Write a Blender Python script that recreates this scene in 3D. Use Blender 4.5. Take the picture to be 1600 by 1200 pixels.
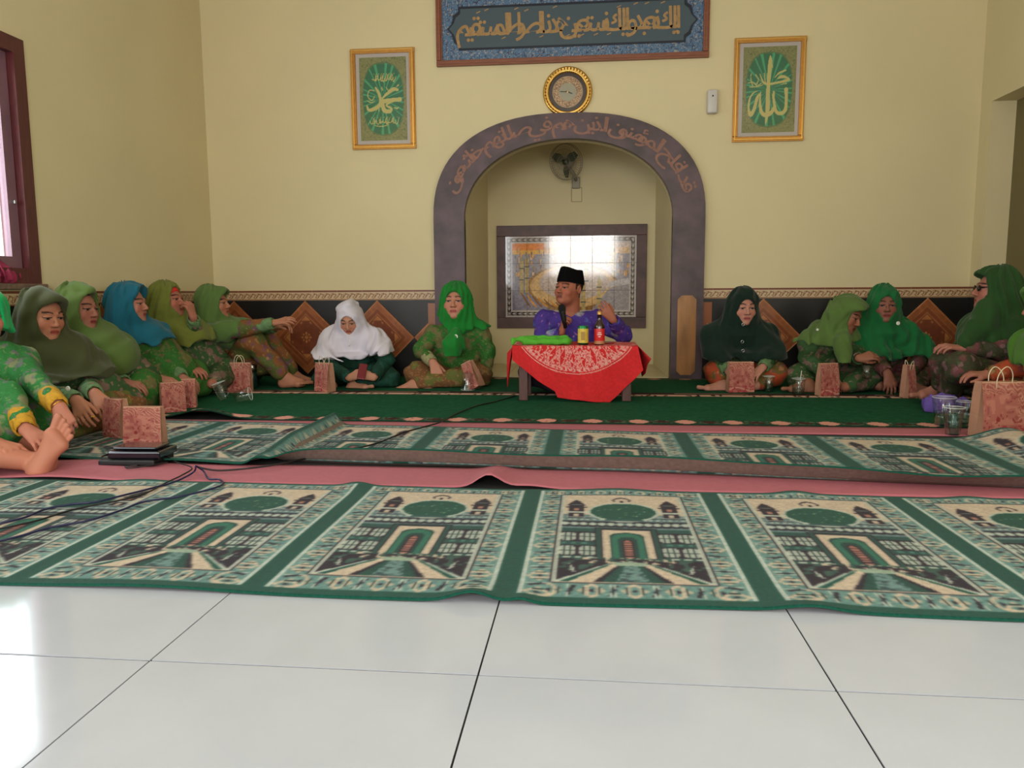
import bpy, math, random
import numpy as np
from mathutils import Vector, Matrix

SC = bpy.context.scene
COL = SC.collection
for o in list(SC.objects):
    bpy.data.objects.remove(o, do_unlink=True)

# ------------------------------------------------------------------ camera
CAM_H = 0.66
FPX = 1200.0
_Y = np.array([121., 145., FPX]); _Y /= np.linalg.norm(_Y)
_X = np.array([11895., -78., -1200.]); _X -= _Y * (_X @ _Y); _X /= np.linalg.norm(_X)
_Z = np.cross(_X, _Y)
if _Z[1] < 0: _Z = -_Z
cam_d = bpy.data.cameras.new('camera'); cam = bpy.data.objects.new('camera', cam_d)
COL.objects.link(cam); SC.camera = cam
cam_d.sensor_width = 36.0; cam_d.lens = 36.0 * FPX / 1600.0; cam_d.clip_start = 0.05
right = Vector((_X[0], _Y[0], _Z[0])); up = Vector((_X[1], _Y[1], _Z[1])); fwd = Vector((_X[2], _Y[2], _Z[2]))
mw = Matrix((right, up, -fwd)).transposed().to_4x4(); mw.translation = Vector((0, 0, CAM_H))
cam.matrix_world = mw

def _ray(px, py):
    c = np.array([px - 800., 600. - py, FPX]); return np.array([c @ _X, c @ _Y, c @ _Z])
def at(px, py, Y):
    """world point at depth Y seen at a pixel of the 1600x1200 photograph"""
    d = _ray(px, py); t = Y / d[1]; return np.array([d[0]*t, Y, CAM_H + d[2]*t])
def onfloor(px, py, z=0.0):
    d = _ray(px, py); t = (z - CAM_H) / d[2]; return np.array([d[0]*t, d[1]*t, z])

# ------------------------------------------------------------------ world, lights, exposure
W = bpy.data.worlds.new('overcast_sky'); SC.world = W; W.use_nodes = True
bg = W.node_tree.nodes['Background']; bg.inputs[0].default_value = (0.86, 0.93, 1.0, 1); bg.inputs[1].default_value = 2.2
SC.cycles.transparent_max_bounces = 40
SC.view_settings.view_transform = 'Standard'; SC.view_settings.look = 'None'
SC.view_settings.exposure = 0.08; SC.view_settings.gamma = 1.0; SC.view_settings.use_curve_mapping = False
def area(name, loc, rot, sx, sy, power, col, spread=180):
    l = bpy.data.lights.new(name, 'AREA'); l.shape = 'RECTANGLE'; l.size = sx; l.size_y = sy
    l.energy = power; l.color = col; l.spread = math.radians(spread)
    o = bpy.data.objects.new(name, l); o.location = loc; o.rotation_euler = [math.radians(a) for a in rot]
    COL.objects.link(o); return o
# daylight entering through the windows behind the camera, and the ones in the left wall
area('daylight_rear_window', (-0.15, -2.44, 1.62), (90, 0, 0), 1.4, 1.25, 78, (1.0, 0.95, 0.88))
area('daylight_rear_left_window', (-2.2, -2.44, 1.3), (90, 0, 0), 1.1, 1.7, 30, (0.96, 0.98, 1.0))
area('daylight_right_window', (2.80, -0.2, 1.5), (0, 90, 0), 1.3, 1.8, 54, (1.0, 0.97, 0.93))
area('daylight_left_window', (-3.1, 3.15, 1.35), (0, -90, 0), 1.15, 1.3, 30, (0.88, 0.94, 1.0))
area('daylight_left_door', (-3.1, 0.6, 1.2), (0, -90, 0), 1.9, 1.3, 20, (0.84, 0.92, 1.0))

# ------------------------------------------------------------------ helpers
def lin(c):
    c = np.asarray(c, float) / 255.0
    return np.where(c <= 0.04045, c / 12.92, ((c + 0.055) / 1.055) ** 2.4)
def link(o, parent=None):
    COL.objects.link(o)
    if parent is not None: o.parent = parent
    return o
def tag(o, label=None, cat=None, group=None, kind=None):
    if label: o['label'] = label
    if cat: o['category'] = cat
    if group: o['group'] = group
    if kind: o['kind'] = kind
    return o
def empty(name, loc, label=None, cat=None, group=None, rz=0):
    o = bpy.data.objects.new(name, None); o.location = [float(v) for v in loc]; o.rotation_euler = (0, 0, rz)
    o.empty_display_size = 0.05
    link(o); return tag(o, label, cat, group)
def copy_tree(o, parent=None):
    c = o.copy(); COL.objects.link(c); c.parent = parent
    for ch in o.children: copy_tree(ch, c)
    return c

MATS = {}
def mat(name, rgb, rough=0.7, metal=0.0, noise=0.0, nscale=20.0, bump=0.0, bscale=60.0, spec=0.5, sheen=0.0, vcol=False, coat=0.0, stretch=None):
    """rgb is 0..255 sRGB"""
    if name in MATS: return MATS[name]
    m = bpy.data.materials.new(name); m.use_nodes = True; nt = m.node_tree; N = nt.nodes; L = nt.links
    b = N['Principled BSDF']
    b.inputs['Roughness'].default_value = rough; b.inputs['Metallic'].default_value = metal
    b.inputs['Specular IOR Level'].default_value = spec
    if sheen: b.inputs['Sheen Weight'].default_value = sheen
    if coat: b.inputs['Coat Weight'].default_value = coat; b.inputs['Coat Roughness'].default_value = 0.05
    c = (*lin(rgb), 1.0)
    tc = N.new('ShaderNodeTexCoord'); mp = N.new('ShaderNodeMapping'); L.new(tc.outputs['Object'], mp.inputs[0])
    if stretch: mp.inputs['Scale'].default_value = stretch
    src = None
    if vcol:
        a = N.new('ShaderNodeVertexColor'); a.layer_name = 'Col'; src = a.outputs[0]
    if noise > 0:
        n = N.new('ShaderNodeTexNoise'); n.inputs['Scale'].default_value = nscale; n.inputs['Detail'].default_value = 5
        L.new(mp.outputs[0], n.inputs['Vector'])
        mr = N.new('ShaderNodeMapRange'); mr.inputs[1].default_value = 0.3; mr.inputs[2].default_value = 0.7
        mr.inputs[3].default_value = 1 - noise; mr.inputs[4].default_value = 1 + noise
        L.new(n.outputs['Fac'], mr.inputs[0])
        mx = N.new('ShaderNodeMix'); mx.data_type = 'RGBA'; mx.blend_type = 'MULTIPLY'; mx.inputs[0].default_value = 1.0
        if src is not None: L.new(src, mx.inputs[6])
        else: mx.inputs[6].default_value = c
        L.new(mr.outputs[0], mx.inputs[7]); src = mx.outputs[2]
    if src is not None: L.new(src, b.inputs['Base Color'])
    else: b.inputs['Base Color'].default_value = c
    if bump > 0:
        n = N.new('ShaderNodeTexNoise'); n.inputs['Scale'].default_value = bscale; n.inputs['Detail'].default_value = 4
        L.new(mp.outputs[0], n.inputs['Vector'])
        bp = N.new('ShaderNodeBump'); bp.inputs['Strength'].default_value = bump; bp.inputs['Distance'].default_value = 0.01
        L.new(n.outputs['Fac'], bp.inputs['Height']); L.new(bp.outputs[0], b.inputs['Normal'])
    MATS[name] = m; return m

def batik(name, base, blobs, scale=14.0, rough=0.8, seed=0.0):
    scale *= 1.9
    """printed flower cloth: coloured blossoms (voronoi cells bent by noise) over a ground colour"""
    if name in MATS: return MATS[name]
    m = bpy.data.materials.new(name); m.use_nodes = True; nt = m.node_tree; N = nt.nodes; L = nt.links
    b = N['Principled BSDF']; b.inputs['Roughness'].default_value = rough; b.inputs['Specular IOR Level'].default_value = 0.25
    tc = N.new('ShaderNodeTexCoord'); mp = N.new('ShaderNodeMapping'); L.new(tc.outputs['Object'], mp.inputs[0])
    mp.inputs['Location'].default_value = (seed, seed * 1.7, seed * 0.6)
    nz = N.new('ShaderNodeTexNoise'); nz.inputs['Scale'].default_value = scale * 1.3; L.new(mp.outputs[0], nz.inputs['Vector'])
    vm = N.new('ShaderNodeVectorMath'); vm.operation = 'MULTIPLY_ADD'; vm.inputs[1].default_value = (0.07, 0.07, 0.07)
    L.new(nz.outputs['Color'], vm.inputs[0]); L.new(mp.outputs[0], vm.inputs[2])
    cur = None
    ground = N.new('ShaderNodeMix'); ground.data_type = 'RGBA'
    g0 = lin(base); ground.inputs[6].default_value = (*(g0 * 0.7), 1); ground.inputs[7].default_value = (*np.minimum(g0 * 1.35, 1), 1)
    n2 = N.new('ShaderNodeTexNoise'); n2.inputs['Scale'].default_value = scale * 5; L.new(mp.outputs[0], n2.inputs['Vector'])
    L.new(n2.outputs['Fac'], ground.inputs[0]); cur = ground.outputs[2]
    for i, (colr, sc, thr) in enumerate(blobs):
        v = N.new('ShaderNodeTexVoronoi'); v.inputs['Scale'].default_value = scale * sc
        off = N.new('ShaderNodeVectorMath'); off.operation = 'ADD'; off.inputs[1].default_value = (i * 3.3, i * 1.9, i * 2.7)
        L.new(vm.outputs[0], off.inputs[0]); L.new(off.outputs[0], v.inputs['Vector'])
        mr = N.new('ShaderNodeMapRange'); mr.inputs[1].default_value = thr; mr.inputs[2].default_value = thr + 0.12
        mr.inputs[3].default_value = .72; mr.inputs[4].default_value = 0
        L.new(v.outputs['Distance'], mr.inputs[0])
        mx = N.new('ShaderNodeMix'); mx.data_type = 'RGBA'; L.new(mr.outputs[0], mx.inputs[0]); L.new(cur, mx.inputs[6])
        mx.inputs[7].default_value = (*lin(colr), 1); cur = mx.outputs[2]
    L.new(cur, b.inputs['Base Color'])
    bp = N.new('ShaderNodeBump'); bp.inputs['Strength'].default_value = 0.25; bp.inputs['Distance'].default_value = 0.01
    n3 = N.new('ShaderNodeTexNoise'); n3.inputs['Scale'].default_value = 25; L.new(tc.outputs['Object'], n3.inputs['Vector'])
    L.new(n3.outputs['Fac'], bp.inputs['Height']); L.new(bp.outputs[0], b.inputs['Normal'])
    MATS[name] = m; return m

def mk(name, V, F, m, parent=None, col=None, smooth=False):
    me = bpy.data.meshes.new(name)
    V = np.asarray(V, np.float32)
    if isinstance(F, np.ndarray):
        n, k = F.shape
        me.vertices.add(len(V)); me.vertices.foreach_set('co', V.ravel())
        me.loops.add(n * k); me.loops.foreach_set('vertex_index', F.astype(np.int32).ravel())
        me.polygons.add(n); me.polygons.foreach_set('loop_start', np.arange(0, n * k, k, dtype=np.int32))
        me.update(calc_edges=True)
    else:
        me.from_pydata([tuple(map(float, v)) for v in V], [], F); me.update()
    if m is not None:
        me.materials.append(m)
    if col is not None:
        a = me.color_attributes.new('Col', 'FLOAT_COLOR', 'POINT')
        c = np.ones((len(V), 4), np.float32); c[:, :3] = col; a.data.foreach_set('color', c.ravel())
    if smooth:
        me.polygons.foreach_set('use_smooth', np.ones(len(me.polygons), bool))
    o = bpy.data.objects.new(name, me); return link(o, parent)

class MB:
    """collects shapes into one mesh"""
    def __init__(s): s.v = []; s.f = []
    def add(s, V, F):
        n = len(s.v); s.v += [tuple(map(float, p)) for p in V]; s.f += [tuple(n + i for i in f) for f in F]; return s
    def box(s, x0, x1, y0, y1, z0, z1, bev=0.0):
        if bev <= 0:
            V = [(x, y, z) for x in (x0, x1) for y in (y0, y1) for z in (z0, z1)]
            F = [(0,1,3,2),(4,6,7,5),(0,4,5,1),(2,3,7,6),(0,2,6,4),(1,5,7,3)]
            return s.add(V, F)
        b = min(bev, (x1-x0)/2.01, (y1-y0)/2.01, (z1-z0)/2.01)
        bm = bmesh_box(x0, x1, y0, y1, z0, z1, b); return s.add(*bm)
    def tube(s, pts, r, n=8, close=False, caps=True):
        pts = [Vector(p) for p in pts]; rs = r if isinstance(r, (list, tuple)) else [r] * len(pts)
        V = []; F = []; m = len(pts); upv = None
        for i, p in enumerate(pts):
            a = pts[(i - 1) % m] if (i > 0 or close) else p; b = pts[(i + 1) % m] if (i < m - 1 or close) else p
            t = (b - a).normalized()
            if upv is None:
                upv = t.orthogonal().normalized()
            upv = (upv - t * upv.dot(t)).normalized(); w = t.cross(upv)
            for k in range(n):
                an = 2 * math.pi * k / n; V.append(p + (upv * math.cos(an) + w * math.sin(an)) * rs[i])
        for i in range(m if close else m - 1):
            for k in range(n):
                a = i * n + k; b = i * n + (k + 1) % n; c = ((i + 1) % m) * n + (k + 1) % n; d = ((i + 1) % m) * n + k
                F.append((a, b, c, d))
        if caps and not close:
            F.append(tuple(range(n - 1, -1, -1))); F.append(tuple((m - 1) * n + k for k in range(n)))
        return s.add(V, F)
    def lathe(s, prof, n=24, c=(0, 0, 0), axis='z'):
        V = []; F = []
        for r, h in prof:
            for k in range(n):
                a = 2 * math.pi * k / n; x, y = r * math.cos(a), r * math.sin(a)
                p = (x, y, h) if axis == 'z' else ((x, -h, y) if axis == 'y' else (h, x, y))
                V.append((p[0] + c[0], p[1] + c[1], p[2] + c[2]))
        m = len(prof)
        for i in range(m - 1):
            for k in range(n):
                F.append((i*n+k, i*n+(k+1) % n, (i+1)*n+(k+1) % n, (i+1)*n+k))
        return s.add(V, F)
    def build(s, name, m, parent=None, smooth=False, loc=None):
        o = mk(name, s.v, s.f, m, parent, None, smooth)
        if loc is not None: o.location = loc
        return o
def bmesh_box(x0, x1, y0, y1, z0, z1, b):
    import bmesh
    bm = bmesh.new(); bmesh.ops.create_cube(bm, size=1.0)
    for v in bm.verts:
        v.co = Vector((x0 if v.co.x < 0 else x1, y0 if v.co.y < 0 else y1, z0 if v.co.z < 0 else z1))
    bmesh.ops.bevel(bm, geom=bm.edges[:], offset=b, segments=2, affect='EDGES', profile=0.5)
    bm.verts.index_update()
    V = [tuple(v.co) for v in bm.verts]; F = [tuple(v.index for v in f.verts) for f in bm.faces]; bm.free(); return V, F

def grid_idx(nx, ny):
    i, j = np.meshgrid(np.arange(nx - 1), np.arange(ny - 1), indexing='ij')
    a = i * ny + j
    return np.stack([a, a + ny, a + ny + 1, a + 1], -1).reshape(-1, 4)

# ---- a little painter for flat print (woven patterns, pictures): colours land on dense grids of vertices
class Paint:
    def __init__(s, nx, ny, w, h, bgc):
        s.nx, s.ny = nx, ny
        s.x = (np.linspace(0, w, nx)[:, None] * np.ones((1, ny))); s.y = (np.linspace(0, h, ny)[None, :] * np.ones((nx, 1)))
        s.c = np.zeros((nx, ny, 3)); s.c[:] = bgc
    def m(s, mask, c, a=1.0):
        s.c[mask] = s.c[mask] * (1 - a) + np.array(c, float) * a
    def rect(s, x0, x1, y0, y1, c): s.m((s.x >= x0) & (s.x <= x1) & (s.y >= y0) & (s.y <= y1), c)
    def ell(s, cx, cy, rx, ry, c): s.m(((s.x - cx) / rx) ** 2 + ((s.y - cy) / ry) ** 2 <= 1, c)
    def poly(s, P, c):
        ins = np.zeros(s.x.shape, bool); n = len(P)
        for i in range(n):
            x1, y1 = P[i]; x2, y2 = P[(i + 1) % n]
            if y1 == y2: continue
            cnd = ((s.y > min(y1, y2)) & (s.y <= max(y1, y2)))
            xi = x1 + (s.y - y1) * (x2 - x1) / (y2 - y1)
            ins ^= cnd & (s.x < xi)
        s.m(ins, c)
    def stroke(s, P, c):
        """P: list of (x, y, width)"""
        mask = np.zeros(s.x.shape, bool)
        for (x1, y1, w1), (x2, y2, w2) in zip(P[:-1], P[1:]):
            dx, dy = x2 - x1, y2 - y1; L2 = dx*dx + dy*dy + 1e-12
            t = np.clip(((s.x - x1) * dx + (s.y - y1) * dy) / L2, 0, 1)
            d = np.hypot(s.x - x1 - t * dx, s.y - y1 - t * dy)
            mask |= d < (w1 + (w2 - w1) * t) / 2
        s.m(mask, c)
    def lin(s): return lin(s.c).reshape(-1, 3)
def smooth_curve(P, n=6):
    """Catmull-Rom through (x, y, w) points"""
    P = [np.array(p, float) for p in P]; Q = [P[0]] + P + [P[-1]]; out = []
    for i in range(1, len(Q) - 2):
        for k in range(n):
            t = k / n; a, b, c, d = Q[i-1], Q[i], Q[i+1], Q[i+2]
            out.append(0.5 * ((2*b) + (c-a)*t + (2*a-5*b+4*c-d)*t*t + (-a+3*b-3*c+d)*t**3))
    out.append(P[-1]); return [tuple(p) for p in out]
def vnoise(x, y, seed=0):
    """cheap value noise on arrays"""
    xi = np.floor(x).astype(int); yi = np.floor(y).astype(int); fx = x - xi; fy = y - yi
    fx = fx*fx*(3-2*fx); fy = fy*fy*(3-2*fy)
    def h(a, b):
        n = (a * 374761393 + b * 668265263 + seed * 1274126177) & 0x7fffffff
        n = ((n ^ (n >> 13)) * 1274126177) & 0x7fffffff
        return ((n ^ (n >> 16)) & 0xffff) / 65535.0
    return (h(xi, yi)*(1-fx)+h(xi+1, yi)*fx)*(1-fy)+(h(xi, yi+1)*(1-fx)+h(xi+1, yi+1)*fx)*fy
# ------------------------------------------------------------------ the room
XL, XR, YB, YF, ZC = -2.95, 2.71, 5.85, -2.4, 3.2
CX = -0.168                                   # centre of the prayer niche
M_wall = mat('cream_wall_paint', (221, 207, 166), 0.62, noise=0.035, nscale=1.3, bump=0.04, bscale=35, spec=0.35)
M_ceil = mat('ceiling_paint', (225, 220, 200), 0.8)
M_grout = mat('floor_grout', (34, 32, 32), 0.9)
M_tile = mat('polished_white_tile', (186, 191, 202), 0.09, noise=0.035, nscale=5, bump=0.012, bscale=6, spec=0.55)
M_black = mat('black_wall_tile', (20, 18, 21), 0.36, noise=0.2, nscale=6)
M_wood = mat('maroon_wood', (88, 38, 40), 0.35, noise=0.25, nscale=8, stretch=(8, 8, 1))
M_marble = mat('dark_brown_marble', (74, 54, 62), 0.42, noise=0.5, nscale=7, bump=0.05, bscale=12)
M_print = mat('printed_surface', (255, 255, 255), 0.5, vcol=True, spec=0.4)
M_glaze = mat('glazed_printed_tile', (255, 255, 255), 0.08, vcol=True, spec=0.6, coat=.35)

floor = MB().box(XL-0.15, XR+1.1, YF-0.15, YB+1.1, -0.1, -0.0022).build('floor', M_grout); tag(floor, kind='structure')
tb_cache = {}
xs = [XL] + [x for x in np.arange(-0.188 - 0.6*6, XR, 0.6) if x > XL + 0.02] + [XR]
ys = [YF] + [y for y in np.arange(1.25 - 0.6*7, YB, 0.6) if y > YF + 0.02] + [YB]
rt = random.Random(3)
for i in range(len(xs)-1):
    for j in range(len(ys)-1):
        if ys[j] > 2.0 and 0 < i < len(xs)-2: continue      # nothing of these shows: they lie under the carpets
        w = round(xs[i+1]-xs[i]-0.0035, 4); d = round(ys[j+1]-ys[j]-0.0052, 4)
        if (w, d) not in tb_cache:
            o = MB().box(-w/2, w/2, -d/2, d/2, -0.008, 0).build('tile', M_tile, floor); tb_cache[(w, d)] = o.data
        else:
            o = bpy.data.objects.new('tile', tb_cache[(w, d)]); link(o, floor)
        o.location = ((xs[i]+xs[i+1])/2, (ys[j]+ys[j+1])/2, rt.uniform(-0.0002, 0.0002))
under = MB().box(XL+0.55, XR-0.55, 1.95, YB, -0.004, -0.001).build('screed', M_grout, floor)

tag(MB().box(XL-0.15, XR+0.15, YF-0.15, YB+0.15, ZC, ZC+0.1).build('ceiling', M_ceil), kind='structure')

def arch(half, spring, b, n, k=40):
    """niche outline from left foot to right foot"""
    P = [(-half, 0.0), (-half, spring*0.5)]
    for i in range(k+1):
        a = math.pi * (1 - i / k); c, s_ = math.cos(a), math.sin(a)
        P.append((math.copysign(abs(c)**(2/n), c)*half, spring + b*abs(s_)**(2/n)))
    return P + [(half, spring*0.5), (half, 0.0)]
INN = arch(0.772, 1.2, 0.571, 2.1); OUT = arch(1.005, 1.2, 0.755, 2.4)
# back wall with the niche opening
V = []; F = []
def quad(a, b, c, d):
    n = len(V); V.extend([a, b, c, d]); F.append((n, n+1, n+2, n+3))
hw = 0.772
quad((XL, YB, 0), (CX-hw, YB, 0), (CX-hw, YB, ZC), (XL, YB, ZC))
quad((CX+hw, YB, 0), (XR, YB, 0), (XR, YB, ZC), (CX+hw, YB, ZC))
for (x0, z0), (x1, z1) in zip(INN[2:-2], INN[3:-2]):
    if abs(x1-x0) > 1e-6: quad((CX+x0, YB, z0), (CX+x1, YB, z1), (CX+x1, YB, ZC), (CX+x0, YB, ZC))
wall_back = tag(mk('wall_back', V, F, M_wall), kind='structure')
# niche: vault, back
YN = 6.9
V = []; F = []; TH = 0.11
for (x, z) in INN:
    V.append((CX+x, YB, z)); V.append((CX+x, YB+TH, z))
for i in range(len(INN)-1): F.append((2*i, 2*i+1, 2*i+3, 2*i+2))
def quad(a, b, c, d):
    n = len(V); V.extend([a, b, c, d]); F.append((n, n+1, n+2, n+3))
h0, h1, zt, y1 = 0.772, 0.735, 2.02, YB+TH
for (x0, z0), (x1, z1) in zip(INN[2:-2], INN[3:-2]):       # inner face of the arch wall
    if abs(x1-x0) > 1e-6: quad((CX+x0, y1, z0), (CX+x1, y1, z1), (CX+x1, y1, zt), (CX+x0, y1, zt))
quad((CX-h0, y1, 0), (CX-h1, YN, 0), (CX-h1, YN, zt), (CX-h0, y1, zt)); quad((CX+h0, y1, 0), (CX+h1, YN, 0), (CX+h1, YN, zt), (CX+h0, y1, zt))
quad((CX-h1, YN, 0), (CX+h1, YN, 0), (CX+h1, YN, zt), (CX-h1, YN, zt)); quad((CX-h0, y1, zt), (CX+h0, y1, zt), (CX+h1, YN, zt), (CX-h1, YN, zt))
niche = tag(mk('wall_niche', V, F, M_wall), kind='structure')
M_cream = mat('cream_floor_tile', (206, 192, 150), 0.3, noise=0.05)
for i in range(5):
    for j in range(3):
        x0 = CX-0.77+i*0.308
        MB().box(x0+0.001, x0+0.306, 5.88+j*0.34, 5.88+j*0.34+0.337, -0.004, 0.012, 0.002).build('tile', M_cream, niche)
# left wall with window; the far frame edge stands at Y = 3.91
def wall_x(name, X, y0, y1, holes, flip=False, nrm=0.12):
    V = []; F = []
    def q(ya, yb, za, zb, x=X):
        n = len(V); V.extend([(x, ya, za), (x, yb, za), (x, yb, zb), (x, ya, zb)]); F.append((n, n+1, n+2, n+3))
    cur = y0
    for (ha, hb, za, zb) in holes:
        q(cur, ha, 0, ZC)
        if za > 0: q(ha, hb, 0, za)
        q(ha, hb, zb, ZC); cur = hb
        o = X + nrm
        for P in (((X,ha,za),(o,ha,za),(o,ha,zb),(X,ha,zb)), ((X,hb,za),(o,hb,za),(o,hb,zb),(X,hb,zb)),
                  ((X,ha,zb),(o,ha,zb),(o,hb,zb),(X,hb,zb)), ((X,ha,za),(o,ha,za),(o,hb,za),(X,hb,za))):
            n = len(V); V.extend(P); F.append((n, n+1, n+2, n+3))
    q(cur, y1, 0, ZC)
    return tag(mk(name, V, F, M_wall), kind='structure')
wall_left = wall_x('wall_left', XL, YF, YB, [(0.0, 1.3, 0.0, 2.05), (2.45, 3.90, 0.745, 1.965)], nrm=-0.14)
wall_right = wall_x('wall_right', XR, YF, YB, [(-1.1, .7, .85, 2.15), (4.2, 5.70, 0.0, 1.925)], nrm=0.16)
# front wall (behind the camera) with two windows
V = []; F = []
def fq(x0, x1, z0, z1):
    n = len(V); V.extend([(x0, YF, z0), (x1, YF, z0), (x1, YF, z1), (x0, YF, z1)]); F.append((n, n+1, n+2, n+3))
fq(XL, -2.75, 0, ZC); fq(-2.75, -1.65, 0, 0.45); fq(-2.75, -1.65, 2.2, ZC); fq(-1.65, -.85, 0, ZC)
fq(-.85, 0.6, 0, 1.0); fq(-.85, 0.6, 2.25, ZC); fq(0.6, XR, 0, ZC)
tag(mk('wall_front', V, F, M_wall), kind='structure')
# added panel behind the right doorway, the room's dimness put into its colour
M_dim = mat('dim_room_olive', (120, 108, 70), 0.8)
tag(MB().box(XR+0.16, XR+0.2, 4.15, 5.75, 0, 1.98).build('dim_room_panel', M_dim), kind='structure')

# window in the left wall: maroon frame, casement, bright panes
M_wood2 = mat('mauve_painted_wood', (126, 92, 104), 0.35, noise=0.12, nscale=8)
def window(name, ya, yb, za, zb):
    t = MB(); x = XL
    t.box(x-0.13, x+0.012, yb-0.075, yb+0.005, za-.03, zb+.005).box(x-0.13, x+0.012, ya-.005, ya+0.08, za-.03, zb+.005)
    t.box(x-0.13, x+0.012, ya+.08, yb-.075, zb-0.075, zb+0.005).box(x-0.13, x+0.012, ya+.08, yb-.075, za-0.03, za+0.05)
    w = tag(t.build(name, M_wood), kind='structure')
    s = MB(); n = 2; wd = (yb-ya-0.16)/n
    for k in range(n):
        a = ya+0.08+k*wd; c = MB()
        c.box(x-0.062, x-0.028, a, a+0.066, za+0.05, zb-0.075).box(x-0.062, x-0.028, a+wd-0.066, a+wd, za+0.05, zb-0.075)
        c.box(x-0.062, x-0.028, a+.066, a+wd-.066, zb-0.135, zb-0.075).box(x-0.062, x-0.028, a+.066, a+wd-.066, za+0.05, za+0.11)
        cs = c.build('casement', M_wood2, w)
        g = MB().box(x-0.048, x-0.042, a+0.066, a+wd-0.066, za+0.11, zb-0.135).build('pane', M_glass, cs)
        MB().box(x-0.028, x-0.010, a+wd-0.040, a+wd-0.025, za+0.38, za+0.40, 0.003).build('latch', mat('steel', (170,170,172), 0.25, 1.0), cs)
    return w
def glass(name, tint=(250, 252, 251), rough=0.02, base=0.04):
    if name in MATS: return MATS[name]
    m = bpy.data.materials.new(name); m.use_nodes = True; N = m.node_tree.nodes; L = m.node_tree.links
    out = N['Material Output']; N.remove(N['Principled BSDF'])
    tr = N.new('ShaderNodeBsdfTransparent'); tr.inputs[0].default_value = (*lin(tint), 1)
    gl = N.new('ShaderNodeBsdfGlossy'); gl.inputs['Roughness'].default_value = rough
    lw = N.new('ShaderNodeLayerWeight'); lw.inputs[0].default_value = 0.5; pw = N.new('ShaderNodeMath'); pw.operation = 'POWER'; pw.inputs[1].default_value = 3.0
    L.new(lw.outputs['Facing'], pw.inputs[0]); fr = N.new('ShaderNodeMapRange'); fr.inputs[3].default_value = base; fr.inputs[4].default_value = .65; L.new(pw.outputs[0], fr.inputs[0])
    mx = N.new('ShaderNodeMixShader'); L.new(fr.outputs[0], mx.inputs[0]); L.new(tr.outputs[0], mx.inputs[1]); L.new(gl.outputs[0], mx.inputs[2])
    L.new(mx.outputs[0], out.inputs[0]); MATS[name] = m; return m
M_glass = glass('window_glass')
window('window_1', 2.45, 3.90, 0.745, 1.965)
M_sill = mat('window_sill_stone', (120, 96, 84), 0.4, noise=0.3, nscale=30)
tag(MB().box(XL-0.14, XL+0.03, 2.42, 3.93, 0.685, 0.715, 0.004).build('trim_1', M_sill), kind='structure')

# ------------------------------------------------------------------ dado tiles (back, left and right walls)
ORG0, ORG1, ORG2 = (150, 84, 50), (186, 118, 72), (118, 64, 44)
S = 0.408; nD = 66                             # one diamond tile, 41 cm, printed with frame lines and a star
p = Paint(nD, nD, 1, 1, ORG0)
e = np.minimum(np.minimum(p.x, 1-p.x), np.minimum(p.y, 1-p.y))
p.c[:] = np.array(ORG1); p.m(e > 0.03, (158, 92, 56)); p.m(e > 0.10, (172, 104, 64)); p.m(e > 0.12, (138, 76, 48)); p.m(e > 0.17, (182, 116, 70)); p.m(e > 0.185, (128, 68, 46))
r = np.hypot(p.x-.5, p.y-.5); th = np.arctan2(p.y-.5, p.x-.5)
p.m(r < 0.085+0.018*np.cos(8*th), (198, 130, 78)); p.m((r < 0.06), (134, 74, 46)); p.m(r < 0.035, (190, 124, 74))
for cx, cy in ((.27,.27),(.73,.27),(.27,.73),(.73,.73)):
    s1 = 1 if cx < .5 else -1; s2 = 1 if cy < .5 else -1
    p.poly([(cx-s1*.06, cy-s2*.06), (cx+s1*.06, cy-s2*.06), (cx-s1*.06, cy+s2*.06)], (190, 122, 72))
    p.ell(cx+s1*.10, cy-s2*.03, .03, .018, (176, 112, 70)); p.ell(cx-s1*.03, cy+s2*.10, .018, .03, (176, 112, 70))
dcol = p.c * (0.93 + 0.14 * vnoise(p.x*18, p.y*18, 5))[..., None]
gx, gy = np.meshgrid(np.linspace(-S/2, S/2, nD), np.linspace(-S/2, S/2, nD), indexing='ij')
def diamond_mesh(clip_lo, clip_hi):
    """the tile turned 45 degrees in the wall plane: local u across, v up, facing -n; columns beyond the clip are cut away"""
    u = (gx - gy) / math.sqrt(2); v = (gx + gy) / math.sqrt(2)
    F = grid_idx(nD, nD); fu = u.ravel()[F].mean(1); F = F[(fu > clip_lo) & (fu < clip_hi)]
    V = np.stack([u.ravel(), np.full(u.size, -0.006), v.ravel()], 1)
    # rim down to the wall
    V2 = V.copy(); V2[:, 1] = 0.002
    rim = []
    for a in range(nD-1):
        for (i0, i1) in ((a*nD, (a+1)*nD), (a*nD+nD-1, (a+1)*nD+nD-1), (a, a+1), ((nD-1)*nD+a, (nD-1)*nD+a+1)):
            uu = (u.ravel()[i0]+u.ravel()[i1])/2
            if clip_lo < uu < clip_hi: rim.append((i0, i1, i1+nD*nD, i0+nD*nD))
    return np.vstack([V, V2]), np.vstack([F, np.array(rim)])
M_dia = mat('orange_brown_glazed_tile', (255, 255, 255), 0.3, vcol=True, spec=0.45)
dm = {}
def diamond(parent, loc, rz, lo=-9, hi=9):
    key = (lo, hi)
    if key not in dm:
        V, F = diamond_mesh(lo, hi); o = mk('diamond_tile', V, F, M_dia, parent, np.vstack([lin(dcol).reshape(-1, 3)]*2)); dm[key] = o.data
    else: o = link(bpy.data.objects.new('diamond_tile', dm[key]), parent)
    o.location = loc; o.rotation_euler = (0, 0, rz)
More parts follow.
